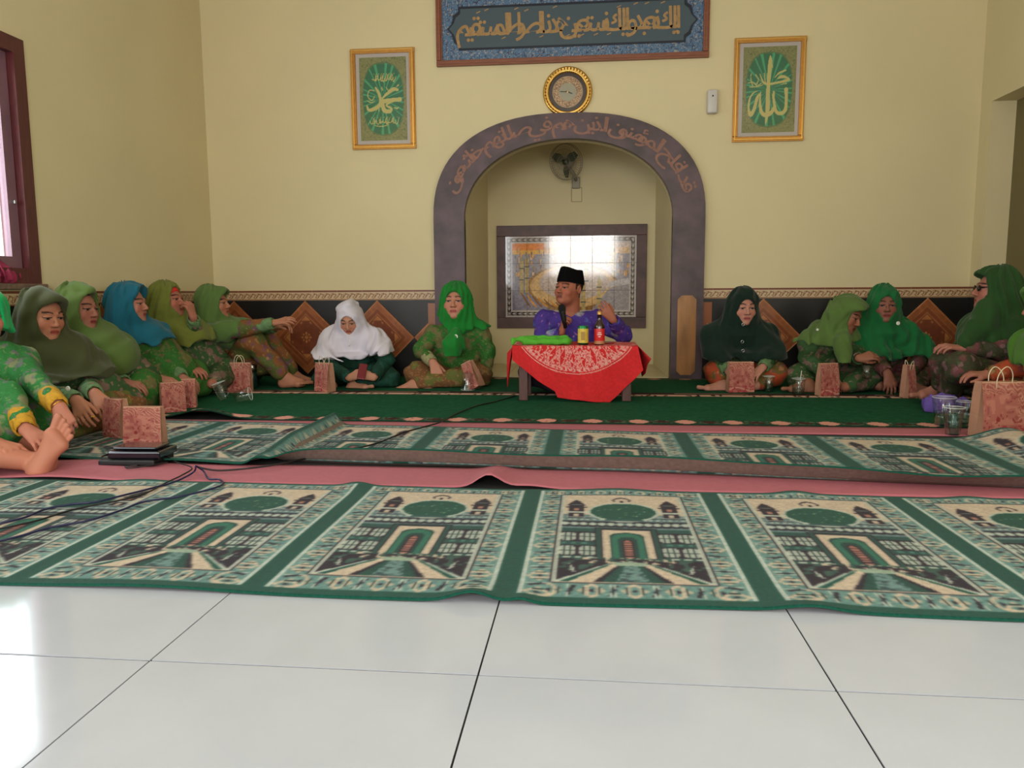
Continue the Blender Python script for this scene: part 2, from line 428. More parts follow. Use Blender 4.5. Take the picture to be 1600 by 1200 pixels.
# border strip tile: cream with a brown scroll, 20 cm long
nb = 70
p = Paint(nb, 26, 0.2, 0.075, (206, 182, 146))
for k in range(4):
    cx = 0.025 + k*0.05
    p.stroke(smooth_curve([(cx-0.025, .02, .006), (cx-0.01, .042, .006), (cx+0.008, .045, .006), (cx+.012, .03, .006), (cx, .022, .005)]), (136, 84, 60))
    p.stroke(smooth_curve([(cx, .02, .004), (cx+0.012, .014, .005), (cx+0.022, .022, .005), (cx+.03, .05, .004)]), (150, 98, 70))
    p.ell(cx-0.008, .05, .006, .004, (128, 76, 56)); p.ell(cx+0.017, .042, .004, .006, (164, 112, 80))
p.rect(0, .2, .062, .075, (120, 62, 44)); p.rect(0, .2, .0, .007, (156, 108, 78))
gX, gZ = np.meshgrid(np.linspace(0, .199, nb), np.linspace(0, .075, 26), indexing='ij')
bV = np.stack([gX.ravel(), np.full(gX.size, -0.008), gZ.ravel()], 1); bF = grid_idx(nb, 26)
rimV = [(0,-.008,.075),(.199,-.008,.075),(.199,0,.075),(0,0,.075)]
bV2 = np.vstack([bV, np.array(rimV)]); bcol = np.vstack([p.lin(), np.tile(lin((150, 100, 74)), (4, 1))])
bF2 = np.vstack([bF, [[len(bV), len(bV)+1, len(bV)+2, len(bV)+3]]])
M_bord = mat('glazed_border_tile', (255, 255, 255), 0.3, vcol=True, spec=0.4)
bo = [None]
def border(parent, loc, rz):
    if bo[0] is None: o = mk('border_tile', bV2, bF2, M_bord, parent, bcol); bo[0] = o.data
    else: o = link(bpy.data.objects.new('border_tile', bo[0]), parent)
    o.location = loc; o.rotation_euler = (0, 0, rz)
def black_run(parent, x0, x1, place):
    o = MB().box(x0, x1, -0.004, 0.002, 0, 0.60).build('black_panel', M_black, parent); place(o)
ZD = 0.312                                     # centre height of the diamonds
def pl_back(o): o.location = (0, YB, 0)
black_run(wall_back, XL, CX-1.0, pl_back); black_run(wall_back, CX+1.0, XR, pl_back)
for x, lo, hi in ((-2.79, -.155, 9), (-2.21, -9, 9), (-1.635, -9, 9), (-1.06, -9, -.11), (0.70, .13, 9), (1.277, -9, 9), (1.854, -9, 9), (2.43, -9, .275)):
    diamond(wall_back, (x, YB, ZD), 0, lo, hi)
x = XL
while x < CX-1.0: border(wall_back, (x, YB, 0.602), 0); x += 0.2
x = XR-0.2
while x > CX+0.85: border(wall_back, (x, YB, 0.602), 0); x -= 0.2
for x0 in (-1.235, 0.84):
    MB().box(x0, x0+0.065, YB-0.008, YB, .42, .575).build('edge_tile', mat('brown_edge_tile', (156, 92, 56), 0.3), wall_back)
def pl_left(o): o.location = (XL, 0, 0); o.rotation_euler = (0, 0, math.pi/2)
black_run(wall_left, 1.35, YB, pl_left)
for k in range(7): diamond(wall_left, (XL, 5.56-0.577*k, ZD), math.pi/2)
k = 0
while YB-0.2*(k+1) > 1.4: border(wall_left, (XL, YB-0.2*(k+1), 0.602), math.pi/2); k += 1
o = MB().box(-5.85, -5.70, -0.004, 0.002, 0, .6).build('black_panel', M_black, wall_right); o.location = (XR, 0, 0); o.rotation_euler = (0, 0, -math.pi/2)
border(wall_right, (XR, 5.85, 0.602), -math.pi/2)

# ------------------------------------------------------------------ dark marble arch band with lettering
V = []; F = []; n = len(OUT); D0 = 0.045
inn = INN; 
for (xo, zo), (xi, zi) in zip(OUT, inn):
    V += [(CX+xo, YB+.002, zo), (CX+xo, YB-D0, zo), (CX+xi, YB-D0, zi), (CX+xi, YB+.03, zi)]
for i in range(n-1):
    a = 4*i; b = a+4
    F += [(a, b, b+1, a+1), (a+1, b+1, b+2, a+2), (a+2, b+2, b+3, a+3)]
F += [(0, 1, 2, 3), (4*n-4, 4*n-1, 4*n-2, 4*n-3)]
arch_band = tag(mk('trim_2', V, F, M_marble), kind='structure')
# brown marble panels with clipped corners in both feet of the arch
M_pan = mat('ochre_marble', (158, 108, 60), 0.3, noise=0.35, nscale=9, stretch=(1.5, 1, .35))
for sx in (-1, 1):
    cx = CX + sx*0.885; w = 0.068; z0, z1 = 0.035, 0.625; c = 0.03
    O = [(-w+c, z0), (w-c, z0), (w, z0+c), (w, z1-c), (w-c, z1), (-w+c, z1), (-w, z1-c), (-w, z0+c)]
    V = [(cx+x, YB-D0-0.008, z) for x, z in O] + [(cx+x, YB-D0+.002, z) for x, z in O]
    F = [tuple(range(8))] + [(i, (i+1) % 8, 8+(i+1) % 8, 8+i) for i in range(8)]
    mk('marble_panel', V, F, M_pan, arch_band)

# Arabic shaping to presentation forms: isolated, final, initial, medial
FORM = {}
def _f(ch, *codes): FORM[ch] = codes
_f('ا', 0xFE8D, 0xFE8E); _f('ب', 0xFE8F, 0xFE90, 0xFE91, 0xFE92); _f('ت', 0xFE95, 0xFE96, 0xFE97, 0xFE98)
_f('ح', 0xFEA1, 0xFEA2, 0xFEA3, 0xFEA4); _f('خ', 0xFEA5, 0xFEA6, 0xFEA7, 0xFEA8); _f('د', 0xFEA9, 0xFEAA); _f('ذ', 0xFEAB, 0xFEAC)
_f('ر', 0xFEAD, 0xFEAE); _f('س', 0xFEB1, 0xFEB2, 0xFEB3, 0xFEB4); _f('ش', 0xFEB5, 0xFEB6, 0xFEB7, 0xFEB8); _f('ص', 0xFEB9, 0xFEBA, 0xFEBB, 0xFEBC)
_f('ط', 0xFEC1, 0xFEC2, 0xFEC3, 0xFEC4); _f('ع', 0xFEC9, 0xFECA, 0xFECB, 0xFECC); _f('ف', 0xFED1, 0xFED2, 0xFED3, 0xFED4); _f('ق', 0xFED5, 0xFED6, 0xFED7, 0xFED8)
_f('ك', 0xFED9, 0xFEDA, 0xFEDB, 0xFEDC); _f('ل', 0xFEDD, 0xFEDE, 0xFEDF, 0xFEE0); _f('م', 0xFEE1, 0xFEE2, 0xFEE3, 0xFEE4); _f('ن', 0xFEE5, 0xFEE6, 0xFEE7, 0xFEE8)
_f('ه', 0xFEE9, 0xFEEA, 0xFEEB, 0xFEEC); _f('و', 0xFEED, 0xFEEE); _f('ي', 0xFEF1, 0xFEF2, 0xFEF3, 0xFEF4); _f('ؤ', 0xFE85, 0xFE86); _f('ى', 0xFEEF, 0xFEF0)
def shape(word):
    """glyphs in visual left-to-right order"""
    out = []; w = list(word); n = len(w)
    for i, ch in enumerate(w):
        f = FORM[ch]; pj = i > 0 and len(FORM[w[i-1]]) == 4; nj = i < n-1 and len(f) == 4
        out.append(chr(f[3] if (pj and nj) else f[1] if pj else f[2] if nj else f[0]))
    return out[::-1]
from mathutils.geometry import tessellate_polygon
_tc = bpy.data.curves.new('lettering', 'FONT'); _tc.resolution_u = 3; _to = bpy.data.objects.new('tmp', _tc)
_gc = {}
def _inside(pt, P):
    x, y = pt; r = False
    for i in range(len(P)):
        (x1, y1), (x2, y2) = P[i-1], P[i]
        if (y1 > y) != (y2 > y) and x < (x2-x1)*(y-y1)/(y2-y1)+x1: r = not r
    return r
def glyph(s, size):
    """outline letter as flat faces, every contour filled on its own so that overlaps stay solid"""
    if (s, size) in _gc: return _gc[(s, size)]
    _tc.body = s; _tc.size = size; COL.objects.link(_to); dg = bpy.context.evaluated_depsgraph_get()
    cu = _to.to_curve(dg); polys = []
    for sp in cu.splines:
        P = []
        if sp.type == 'BEZIER':
            n = len(sp.bezier_points)
            for i in range(n):
                a, b = sp.bezier_points[i], sp.bezier_points[(i+1) % n]
                for k in range(4):
                    t = k/4; q = a.co*(1-t)**3+a.handle_right*3*t*(1-t)**2+b.handle_left*3*t*t*(1-t)+b.co*t**3; P.append((q.x, q.y))
        else: P = [(q.co.x, q.co.y) for q in sp.points]
        Q = [P[0]]
        for q in P[1:]:
            if math.dist(q, Q[-1]) > size*.004: Q.append(q)
        if len(Q) > 2: polys.append(Q)
    _to.to_curve_clear(); COL.objects.unlink(_to)
    def bolder(P, e):
        n = len(P); out = []
        for i in range(n):
            (x0, y0), (x1, y1), (x2, y2) = P[i-1], P[i], P[(i+1) % n]; tx, ty = x2-x0, y2-y0; L_ = math.hypot(tx, ty)+1e-9; out.append((x1+ty/L_*e, y1-tx/L_*e))
        return out
    big = max(polys, key=lambda P: abs(sum(P[i-1][0]*P[i][1]-P[i][0]*P[i-1][1] for i in range(len(P))))) if polys else []
    sg0 = math.copysign(1, sum(big[i-1][0]*big[i][1]-big[i][0]*big[i-1][1] for i in range(len(big)))) if polys else 1
    polys = [bolder(P, sg0*size*.010) for P in polys]
    ar = [sum(P[i-1][0]*P[i][1]-P[i][0]*P[i-1][1] for i in range(len(P)))/2 for P in polys]
    V = []; F = []
    if polys:
        sg = math.copysign(1, ar[max(range(len(ar)), key=lambda i: abs(ar[i]))])
        outs = [P for P, a in zip(polys, ar) if a*sg > 0]; holes = [P for P, a in zip(polys, ar) if a*sg < 0]
        for O in outs:
            hs = [h for h in holes if _inside(h[0], O)]
            pl = [[Vector((x, y, 0)) for x, y in Q] for Q in [O]+hs]; n = len(V)
            for tri in tessellate_polygon(pl): F.append(tuple(n+i for i in tri))
            for Q in pl: V += [(q[0], q[1], .00025*outs.index(O)) for q in Q]
    _gc[(s, size)] = (np.array(V).reshape(-1, 3), F); return _gc[(s, size)]
# ------------------------------------------------------------------ things on the back wall
M_let = mat('copper_letter_paint', (136, 90, 72), 0.45, noise=0.2, nscale=30)
M_let2 = mat('ochre_letter_paint', (168, 132, 84), 0.5, noise=0.2, nscale=30)
def place_glyphs(words, size, path, parent, m, depth=0.0, sx=1.0, sz=1.0, gap=0.35, Yp=0.0):
    """lays words right to left along path(s) -> (x, z, angle); s runs from 0 (right end) to 1 (left end); words are one mesh each"""
    gl = []; total = 0
    for w in words:
        gs = [glyph(g, size) for g in shape(w)]
        row = []; x = 0
        for V, F in gs:
            if len(V) == 0: continue
            a, b = V[:, 0].min(), V[:, 0].max(); row.append((V - [a, 0, 0], F, x)); x += (b - a) - size*0.012
        gl.append((row, x)); total += x + size*gap
    pos = 0
    for row, wd in gl:
        mb = MB()
        for gi, (V, F, x) in enumerate(row):
            mid = (V[:, 0].max()) / 2 + x
            s_ = (pos + (wd - mid)) / total
            px_, pz_, an = path(s_); c, s2 = math.cos(an), math.sin(an)
            lx = (V[:, 0] + x - mid) * sx; lz = (V[:, 1] - size*0.25) * sz
            P = np.stack([px_ + lx*c - lz*s2, Yp-.0015-.0007*(gi % 3)-V[:, 2], pz_ + lx*s2 + lz*c], 1)
            mb.add(P, F)
        mb.build('lettering', m, parent)
        pos += wd + size*gap
    return total
# arch inscription, right foot to left foot
mr = [((o[0]*0.53+i[0]*0.47), (o[1]*0.53+i[1]*0.47)) for o, i in zip(OUT, INN)][2:-2]
mr = mr[::-1]                                   # from the right
seg = np.cumsum([0]+[math.dist(a, b) for a, b in zip(mr[:-1], mr[1:])]); seg /= seg[-1]
def arch_path(s):
    s = 0.075 + 0.85*(s if s > 0 else 0)
    i = min(int(np.searchsorted(seg, s)), len(mr)-1); i = max(i, 1)
    t = (s-seg[i-1])/(seg[i]-seg[i-1]); a, b = mr[i-1], mr[i]
    return CX+a[0]+(b[0]-a[0])*t, a[1]+(b[1]-a[1])*t, math.atan2(a[1]-b[1], a[0]-b[0])
place_glyphs(['قد', 'افلح', 'المؤمنون', 'الذين', 'هم', 'في', 'صلاتهم', 'خاشعون'], 0.175, arch_path, arch_band, M_let, Yp=YB-D0, sz=0.82, sx=1.12)

# --- large framed inscription board
BX0, BX1, BZ0, BZ1 = -1.133, 0.837, 2.312, 2.84
board = empty('inscription_board', ((BX0+BX1)/2, YB, BZ0), 'long blue inscription board with gold lettering in a brown wooden frame above the clock', 'wall board')
M_bf = mat('brown_board_frame', (134, 78, 56), 0.4, noise=0.2, nscale=10, stretch=(1, 6, 6))
fw = 0.043
def rel(o, root):
    o.location = Vector(o.location) - Vector(root.location); return o
def frame_bar(x0, x1, z0, z1, horiz, name, m, root, y=YB, dep=0.035, steps=((0, 0.6), (0.3, 1.0), (0.75, 0.7), (1, 0.35))):
    """moulded bar with a stepped profile"""
    mb = MB()
    for k in range(len(steps)-1):
        (a, d1), (b, d2) = steps[k], steps[k+1]
        if horiz: mb.box(x0, x1, y-dep*max(d1, d2), y-0.001, z0+(z1-z0)*a, z0+(z1-z0)*b, 0.002)
        else: mb.box(x0+(x1-x0)*a, x0+(x1-x0)*b, y-dep*max(d1, d2), y-0.001, z0, z1, 0.002)
    return rel(mb.build(name, m, root), root)
frame_bar(BX0, BX1, BZ0, BZ0+fw, True, 'frame_bar', M_bf, board); frame_bar(BX0, BX1, BZ1-fw, BZ1, True, 'frame_bar', M_bf, board)
frame_bar(BX0, BX0+fw, BZ0+fw, BZ1-fw, False, 'frame_bar', M_bf, board); frame_bar(BX1-fw, BX1, BZ0+fw, BZ1-fw, False, 'frame_bar', M_bf, board)
def print_plane(name, p, x0, z0, y, root, m=None, extra=None):
    X = p.x + x0; Z = p.y + z0
    V = np.stack([X.ravel(), np.full(X.size, y), Z.ravel()], 1)
    return rel(mk(name, V, grid_idx(p.nx, p.ny), m or M_print, root, p.lin()), root)
w_, h_ = BX1-BX0-2*fw, BZ1-BZ0-2*fw
p = Paint(480, 104, w_, h_, (84, 116, 150))
n1 = vnoise(p.x*95, p.y*95, 3) + 0.5*vnoise(p.x*190, p.y*190, 4)
ar = np.abs(vnoise(p.x*60, p.y*60, 8)-0.5) < 0.045
p.m(ar, (52, 62, 92)); p.m((np.abs(vnoise(p.x*70+9, p.y*70, 12)-0.5) < 0.035), (170, 160, 150)); p.m((np.abs(vnoise(p.x*50+9, p.y*50, 22)-0.5) < 0.02), (60, 50, 60))
def cart(i):
    x0, x1, y0, y1 = .075+i, w_-.075-i, .065+i, h_-.065-i; ym = h_/2
    L_ = [(x0+.045, y0), (x1-.045, y0), (x1-.045, y0+.035), (x1-.01, y0+.06), (x1+.005, ym-.04), (x1+.04, ym), (x1+.005, ym+.04), (x1-.01, y1-.06), (x1-.045, y1-.035), (x1-.045, y1),
          (x0+.045, y1), (x0+.045, y1-.035), (x0+.01, y1-.06), (x0-.005, ym+.04), (x0-.04, ym), (x0-.005, ym-.04), (x0+.01, y0+.06), (x0+.045, y0+.035)]
    return L_
p.poly(cart(0), (28, 34, 50)); p.poly(cart(0.017), (72, 88, 98))
print_plane('blue_panel', p, BX0+fw, BZ0+fw, YB-0.012, board)
def line_path(s): return (BX1-fw-0.17 - (w_-0.30)*s, (BZ0+BZ1)/2+0.0, 0.0)
_lw = place_glyphs(['ايا', 'ك', 'نعبد', 'و', 'ايا', 'ك', 'نستعين', 'هد', 'نا', 'الصراط', 'المستقيم'], 0.21, line_path, board, M_let2, Yp=YB-0.0125, sx=1.0, sz=1.0, gap=0.12)
for c in board.children:
    if c.name.startswith('lettering'): rel(c, board)
mb = MB()
rr = random.Random(2)
for k in range(16):                              # vowel marks
    x = BX0+0.28+k*0.095+rr.uniform(-.02, .02); z = (BZ0+BZ1)/2+rr.choice((0.10, 0.115, -0.085))
    mb.add([(x, YB-.014, z), (x+.03, YB-.014, z+.012), (x+.028, YB-.014, z+.019), (x-.002, YB-.014, z+.007)], [(0, 1, 2, 3)])
tag(rel(mb.build('vowel_marks', M_let2, board), board), kind='stuff')

# --- two gilt picture frames
M_gold = mat('gilt_frame', (206, 150, 76), 0.3, 0.65, noise=0.1, nscale=40)
M_matb = mat('pale_mount', (206, 190, 190), 0.8)
def picture(name, x0, x1, z0, z1, label, painter, lean):
    root = empty(name, ((x0+x1)/2, YB, z0), label, 'picture frame', 'gilt framed calligraphy pictures')
    f = 0.038; y = YB
    st = ((0, .55), (.25, 1.0), (.6, .8), (.85, .5), (1, .3))
    for a in ((x0, x1, z0, z0+f, True), (x0, x1, z1-f, z1, True), (x0, x0+f, z0+f, z1-f, False), (x1-f, x1, z0+f, z1-f, False)):
        frame_bar(*a, 'frame_bar', M_gold, root, dep=0.028, steps=st)
    M_bead = mat('polished_gilt_bead', (236, 196, 120), 0.16, 0.9); b0, b1 = .30*f, .48*f; bd = MB()
    bd.box(x0+b0, x1-b0, y-.031, y-.02, z0+b0, z0+b1).box(x0+b0, x1-b0, y-.031, y-.02, z1-b1, z1-b0).box(x0+b0, x0+b1, y-.031, y-.02, z0+b1, z1-b1).box(x1-b1, x1-b0, y-.031, y-.02, z0+b1, z1-b1)
    rel(bd.build('gilt_bead', M_bead, root), root)
    rel(MB().box(x0+f, x1-f, y-0.009, y-0.001, z0+f, z1-f).build('mount', M_matb, root), root)
    g = 0.026; p = painter(x1-x0-2*f-2*g, z1-z0-2*f-2*g)
    print_plane('calligraphy_sheet', p, x0+f+g, z0+f+g, y-0.011, root)
    rel(MB().box(x0+f*.9, x1-f*.9, y-0.0155, y-0.014, z0+f*.9, z1-f*.9).build('glass_pane', glass('picture_glass', rough=0.05), root), root)
    return root
def backdrop(w, h, seed):
    p = Paint(110, 190, w, h, (140, 134, 84))
    n = vnoise(p.x*120, p.y*120, seed)+0.6*vnoise(p.x*260, p.y*260, seed+1)
    p.m(n > 0.95, (150, 146, 92)); p.m(n < 0.45, (96, 106, 66))
    cx, cy = w*.5, h*.5; r = (np.abs((p.x-cx)/(w*.42))**2.6+np.abs((p.y-cy)/(h*.42))**2.6)
    p.m(r < 1.12, (92, 118, 72)); p.m(r < 1, (26, 112, 78))
    th = np.arctan2(p.y-cy, p.x-cx); rays = (np.sin(th*22)+np.sin(th*35+1)) > 0.75
    p.m((r < 1.05) & rays, (70, 172, 124)); return p
GC = (214, 194, 120)
def stroke_all(p, S, ox, oy, sw, sh, w, h, col=GC):
    for s in S:
        P = [((x-ox)/sw*w, h-(y-oy)/sh*h, wd/sw*w) for x, y, wd in s]
        p.stroke(smooth_curve(P) if len(P) > 2 else P, col)
def scribble(p, w, h, x0, x1, y0, y1, seed):
    """rows of small interlaced strokes"""
    r = random.Random(seed)
    for k in range(9):
        x = x0+(x1-x0)*k/8; yb = (y0+y1)/2
        p.stroke(smooth_curve([(x, yb+r.uniform(-.3, .5)*(y1-y0), .005), (x+.008, yb-r.uniform(.1, .5)*(y1-y0), .006), (x+.02, yb+r.uniform(-.4, 0)*(y1-y0), .005), (x+.03, yb+r.uniform(0, .5)*(y1-y0), .004)]), GC)
        if k % 2: p.stroke([(x+.01, y1-.006, .004), (x+.012, y0+.01, .006)], GC)
        p.ell(x+.015, y1, .003, .003, GC); 
def paint_right(w, h):
    p = backdrop(w, h, 31)
    S = [[(650,322,6),(652,380,36),(645,480,34),(640,600,32),(640,800,38),(634,880,26),(626,950,4)],
         [(652,380,30),(672,430,8)],
         [(800,632,34),(805,720,26),(800,815,32),(760,850,34),(715,825,26),(692,720,22),(690,650,18)],
         [(705,780,24),(675,838,34),(625,862,38),(585,830,30),(570,740,20),(574,650,8)],
         [(572,660,10),(545,700,26),(520,800,28),(490,855,34),(470,800,20),(474,720,16),(500,665,10),(538,640,8)],
         [(820,545,26),(770,560,22),(700,572,20),(640,580,20),(595,562,16),(562,485,8)],
         [(822,535,12),(765,515,28),(725,530,14)], [(697,520,8),(735,482,14),(790,460,14)],
         [(460,565,8),(500,560,8),(540,592,9),(575,570,8)], [(485,480,8),(480,520,8),(500,590,8)], [(525,490,7),(550,540,8),(530,580,7)], [(600,480,8),(612,560,8)],
         [(470,600,6),(540,600,6),(590,585,6)], [(760,585,5),(800,580,8)]]
    stroke_all(p, S, 410, 240, 475, 780, w, h); return p
def paint_left(w, h):
    p = backdrop(w, h, 57)
    S = [[(552,548,22),(510,542,36),(450,582,26),(404,622,14)], [(575,638,38),(500,642,36),(420,650,40),(392,640,20)],
         [(404,680,36),(420,735,40),(470,748,34),(488,720,22),(440,690,16),(480,662,20),(520,648,20)],
         [(340,522,16),(370,575,28),(385,640,24),(372,690,34),(320,722,34),(268,728,26),(252,690,14)],
         [(325,550,10),(280,545,7),(262,600,7),(300,640,8),(330,600,6)],[(255,640,6),(290,660,8),(325,650,6)],
         [(520,712,10),(545,722,14),(560,712,6)], [(400,520,8),(405,545,12)], [(545,520,7),(560,505,14)], [(362,705,8),(368,742,10)], [(440,520,6),(470,560,8)]]
    stroke_all(p, S, 185, 240, 455, 780, w, h)
    scribble(p, w, h, w*.27, w*.70, h*.70, h*.80, 4); scribble(p, w, h, w*.20, w*.74, h*.19, h*.28, 9)
    p.stroke(smooth_curve([(w*.3, h*.185, .004), (w*.45, h*.17, .006), (w*.6, h*.19, .004)]), GC)
    return p
picture('calligraphy_picture', -1.788, -1.302, 1.732, 2.462, 'gilt framed green calligraphy picture left of the arch, the wider more curling script', paint_left, 0)
picture('calligraphy_picture', 1.016, 1.512, 1.720, 2.438, 'gilt framed green calligraphy picture right of the arch, with one tall upright stroke', paint_right, 0)

# --- round wall clock with gilt beaded bezel
ck = empty('wall_clock', (CX, YB, 2.105), 'round wall clock with gilt beaded rim over the top of the arch', 'clock')
M_gb = mat('bright_gilt', (214, 170, 92), 0.22, 0.9)
mb = MB().lathe([(0.178, 0.0), (0.180, 0.02), (0.170, 0.035), (0.160, 0.03), (0.156, 0.026), (0.148, 0.034), (0.138, 0.026), (0.134, 0.012)], 64, axis='y')
mb.build('bezel', M_gb, ck, True)
mb = MB()
for k in range(44):
    a = 2*math.pi*k/44; mb.lathe([(0.0001, -.007), (.006, -.004), (.0075, 0), (.006, .004), (.0001, .007)], 6, c=(.162*math.cos(a), -0.033, .162*math.sin(a)), axis='y')
mb.build('beading', M_gb, ck, True)
MB().lathe([(0.137, 0.014), (0.112, 0.014), (0.1115, 0.017)], 64, axis='y').build('dark_ring', mat('aubergine_ring', (48, 26, 34), 0.25), ck)
p = Paint(130, 130, .23, .23, (190, 150, 110)); r = np.hypot(p.x-.115, p.y-.115); th = np.arctan2(p.y-.115, p.x-.115)
p.m(np.abs(vnoise(th*16+40, r*130, 6)-.5) < .14, (110, 66, 48)); p.m(np.abs(vnoise(th*22+40, r*170, 16)-.5) < .05, (232, 196, 160))
p.m(r > .105, (176, 142, 112)); p.m(r < .064, (168, 158, 138))
V = np.stack([(p.x-.115).ravel(), np.full(p.x.size, -.016), (p.y-.115).ravel()], 1); F = grid_idx(130, 130); F = F[r.ravel()[F].max(1) < .1125]
mk('dial', V, F, M_print, ck, p.lin())
M_dk = mat('dark_metal', (30, 28, 28), 0.35, 0.3)
def hand(L_, w, ang, name):
    c, s = math.cos(ang), math.sin(ang); P = [(-.015, -w*.5), (L_*.75, -w), (L_, 0), (L_*.75, w), (-.015, w*.5)]
    V = [(x*c-z*s, -.019, x*s+z*c) for x, z in P]+[(x*c-z*s, -.0215, x*s+z*c) for x, z in P]
    mk(name, V, [(0,1,2,3,4), (9,8,7,6,5)]+[(i, (i+1) % 5, 5+(i+1) % 5, 5+i) for i in range(5)], M_dk, ck)
hand(.062, .0028, math.radians(176), 'minute_hand'); hand(.040, .0035, math.radians(-22), 'hour_hand')
MB().lathe([(.0001, .024), (.005, .023), (.005, .017)], 12, axis='y').build('hub', M_gb, ck)
MB().lathe([(.0001, .0255), (.136, .0245)], 48, axis='y').build('glass_pane', glass('picture_glass'), ck)

# --- white dispenser on the wall
M_wp = mat('white_plastic', (205, 200, 196), 0.4)
dp = empty('air_freshener_dispenser', (0.867, YB, 1.92), 'white plastic dispenser box on the wall left of the right picture', 'dispenser')
V, F = bmesh_box(-.037, .037, -.055, 0, 0, .165, .012); mk('housing', V, F, M_wp, dp, None, True)
MB().lathe([(.0001, .0565), (.006, .056), (.006, .05)], 12, c=(0, 0, .118), axis='y').build('nozzle', M_dk, dp)

# --- mosaic picture in the niche
MX0, MX1, MZ0, MZ1 = -0.748, 0.410, 0.430, 1.146; YM = YN-0.012
ms = empty('tile_mural', ((MX0+MX1)/2, YN, MZ0), 'glazed tile mural of a city courtyard in a dark marble surround inside the niche', 'mural')
fb = 0.075; M_marble2 = mat('red_brown_marble', (84, 54, 54), .45, noise=.45, nscale=8)
def mbar(x0, x1, z0, z1): rel(MB().box(x0, x1, YN-0.03, YN-0.001, z0, z1, .003).build('marble_surround', M_marble2, ms), ms)
mbar(MX0-fb, MX1+fb+.012, MZ1, MZ1+fb+.018); mbar(MX0-fb, MX1+fb+.012, MZ0-fb-.02, MZ0); mbar(MX0-fb, MX0, MZ0, MZ1); mbar(MX1, MX1+fb+.012, MZ0, MZ1)
w_, h_ = MX1-MX0, MZ1-MZ0
p = Paint(330, 205, w_, h_, (150, 146, 160)); x, y = p.x/w_, p.y/h_
p.m(y > .78, (206, 130, 60)); p.m((y > .78) & (y < .83), (212, 170, 90)); p.m((y > .78) & (x > .3), (220, 190, 160)); p.m((y > .86) & (x > .3), (216, 200, 196))
# rows of buildings
rn = random.Random(8)
for k in range(170):
    bx = rn.uniform(.06, .94); bz = rn.uniform(.5, .80); bw = rn.uniform(.008, .022); bh = rn.uniform(.03, .07)
    c = rn.choice([(196, 168, 140), (170, 150, 140), (214, 190, 170), (120, 104, 110), (206, 160, 110), (150, 140, 150)])
    p.rect(bx*w_, (bx+bw)*w_, bz*h_, (bz+bh)*h_, c); p.rect(bx*w_, (bx+.003)*w_, bz*h_, (bz+bh)*h_, (92, 80, 90))
# courtyard oval with arcades
p.ell(.52*w_, .36*h_, .36*w_, .30*h_, (150, 118, 84)); p.ell(.52*w_, .38*h_, .33*w_, .26*h_, (206, 176, 138)); 
for k in range(60):
    a = 2*math.pi*k/60; p.stroke([((.52+.335*math.cos(a))*w_, (.37+.265*math.sin(a))*h_, .004), ((.52+.36*math.cos(a))*w_, (.36+.30*math.sin(a))*h_, .004)], (110, 84, 70))
p.ell(.53*w_, .42*h_, .27*w_, .20*h_, (196, 180, 176)); p.ell(.53*w_, .42*h_, .18*w_, .12*h_, (214, 200, 198))
p.poly([(.0, 0), (.45*w_, 0), (.30*w_, .14*h_), (.13*w_, .36*h_), (0, .5*h_)], (134, 130, 150))
p.poly([(.62*w_, 0), (w_, 0), (w_, .42*h_), (.80*w_, .36*h_)], (158, 152, 160)); p.poly([(.78*w_, .36*h_), (w_, .42*h_), (w_, .5*h_), (.80*w_, .44*h_)], (196, 190, 196))
for (mx, mz0, mz1) in ((.125, .28, .70), (.165, .30, .72), (.60, .06, .42), (.72, .10, .46), (.62, .50, .68), (.83, .5, .80)):    # minarets
    p.rect((mx-.014)*w_, (mx+.014)*w_, mz0*h_, mz1*h_, (186, 168, 130)); p.rect((mx-.02)*w_, (mx+.02)*w_, (mz1-.10)*h_, (mz1-.085)*h_, (78, 82, 84)); p.rect((mx-.02)*w_, (mx+.02)*w_, (mz1-.24)*h_, (mz1-.225)*h_, (78, 82, 84))
    p.poly([((mx-.012)*w_, mz1*h_), ((mx+.012)*w_, mz1*h_), (mx*w_, (mz1+.07)*h_)], (150, 150, 130))
for k in range(9):
    p.stroke(smooth_curve([((.12+.045*k)*w_, (.30-.02*k)*h_, .012), ((.16+.045*k)*w_, (.20-.012*k)*h_, .018), ((.19+.045*k)*w_, (.13)*h_, .012)]), (196, 146, 84) if k % 2 else (120, 84, 60))
nn = vnoise(x*90, y*60, 41); p.c *= (0.88+.24*nn)[..., None]
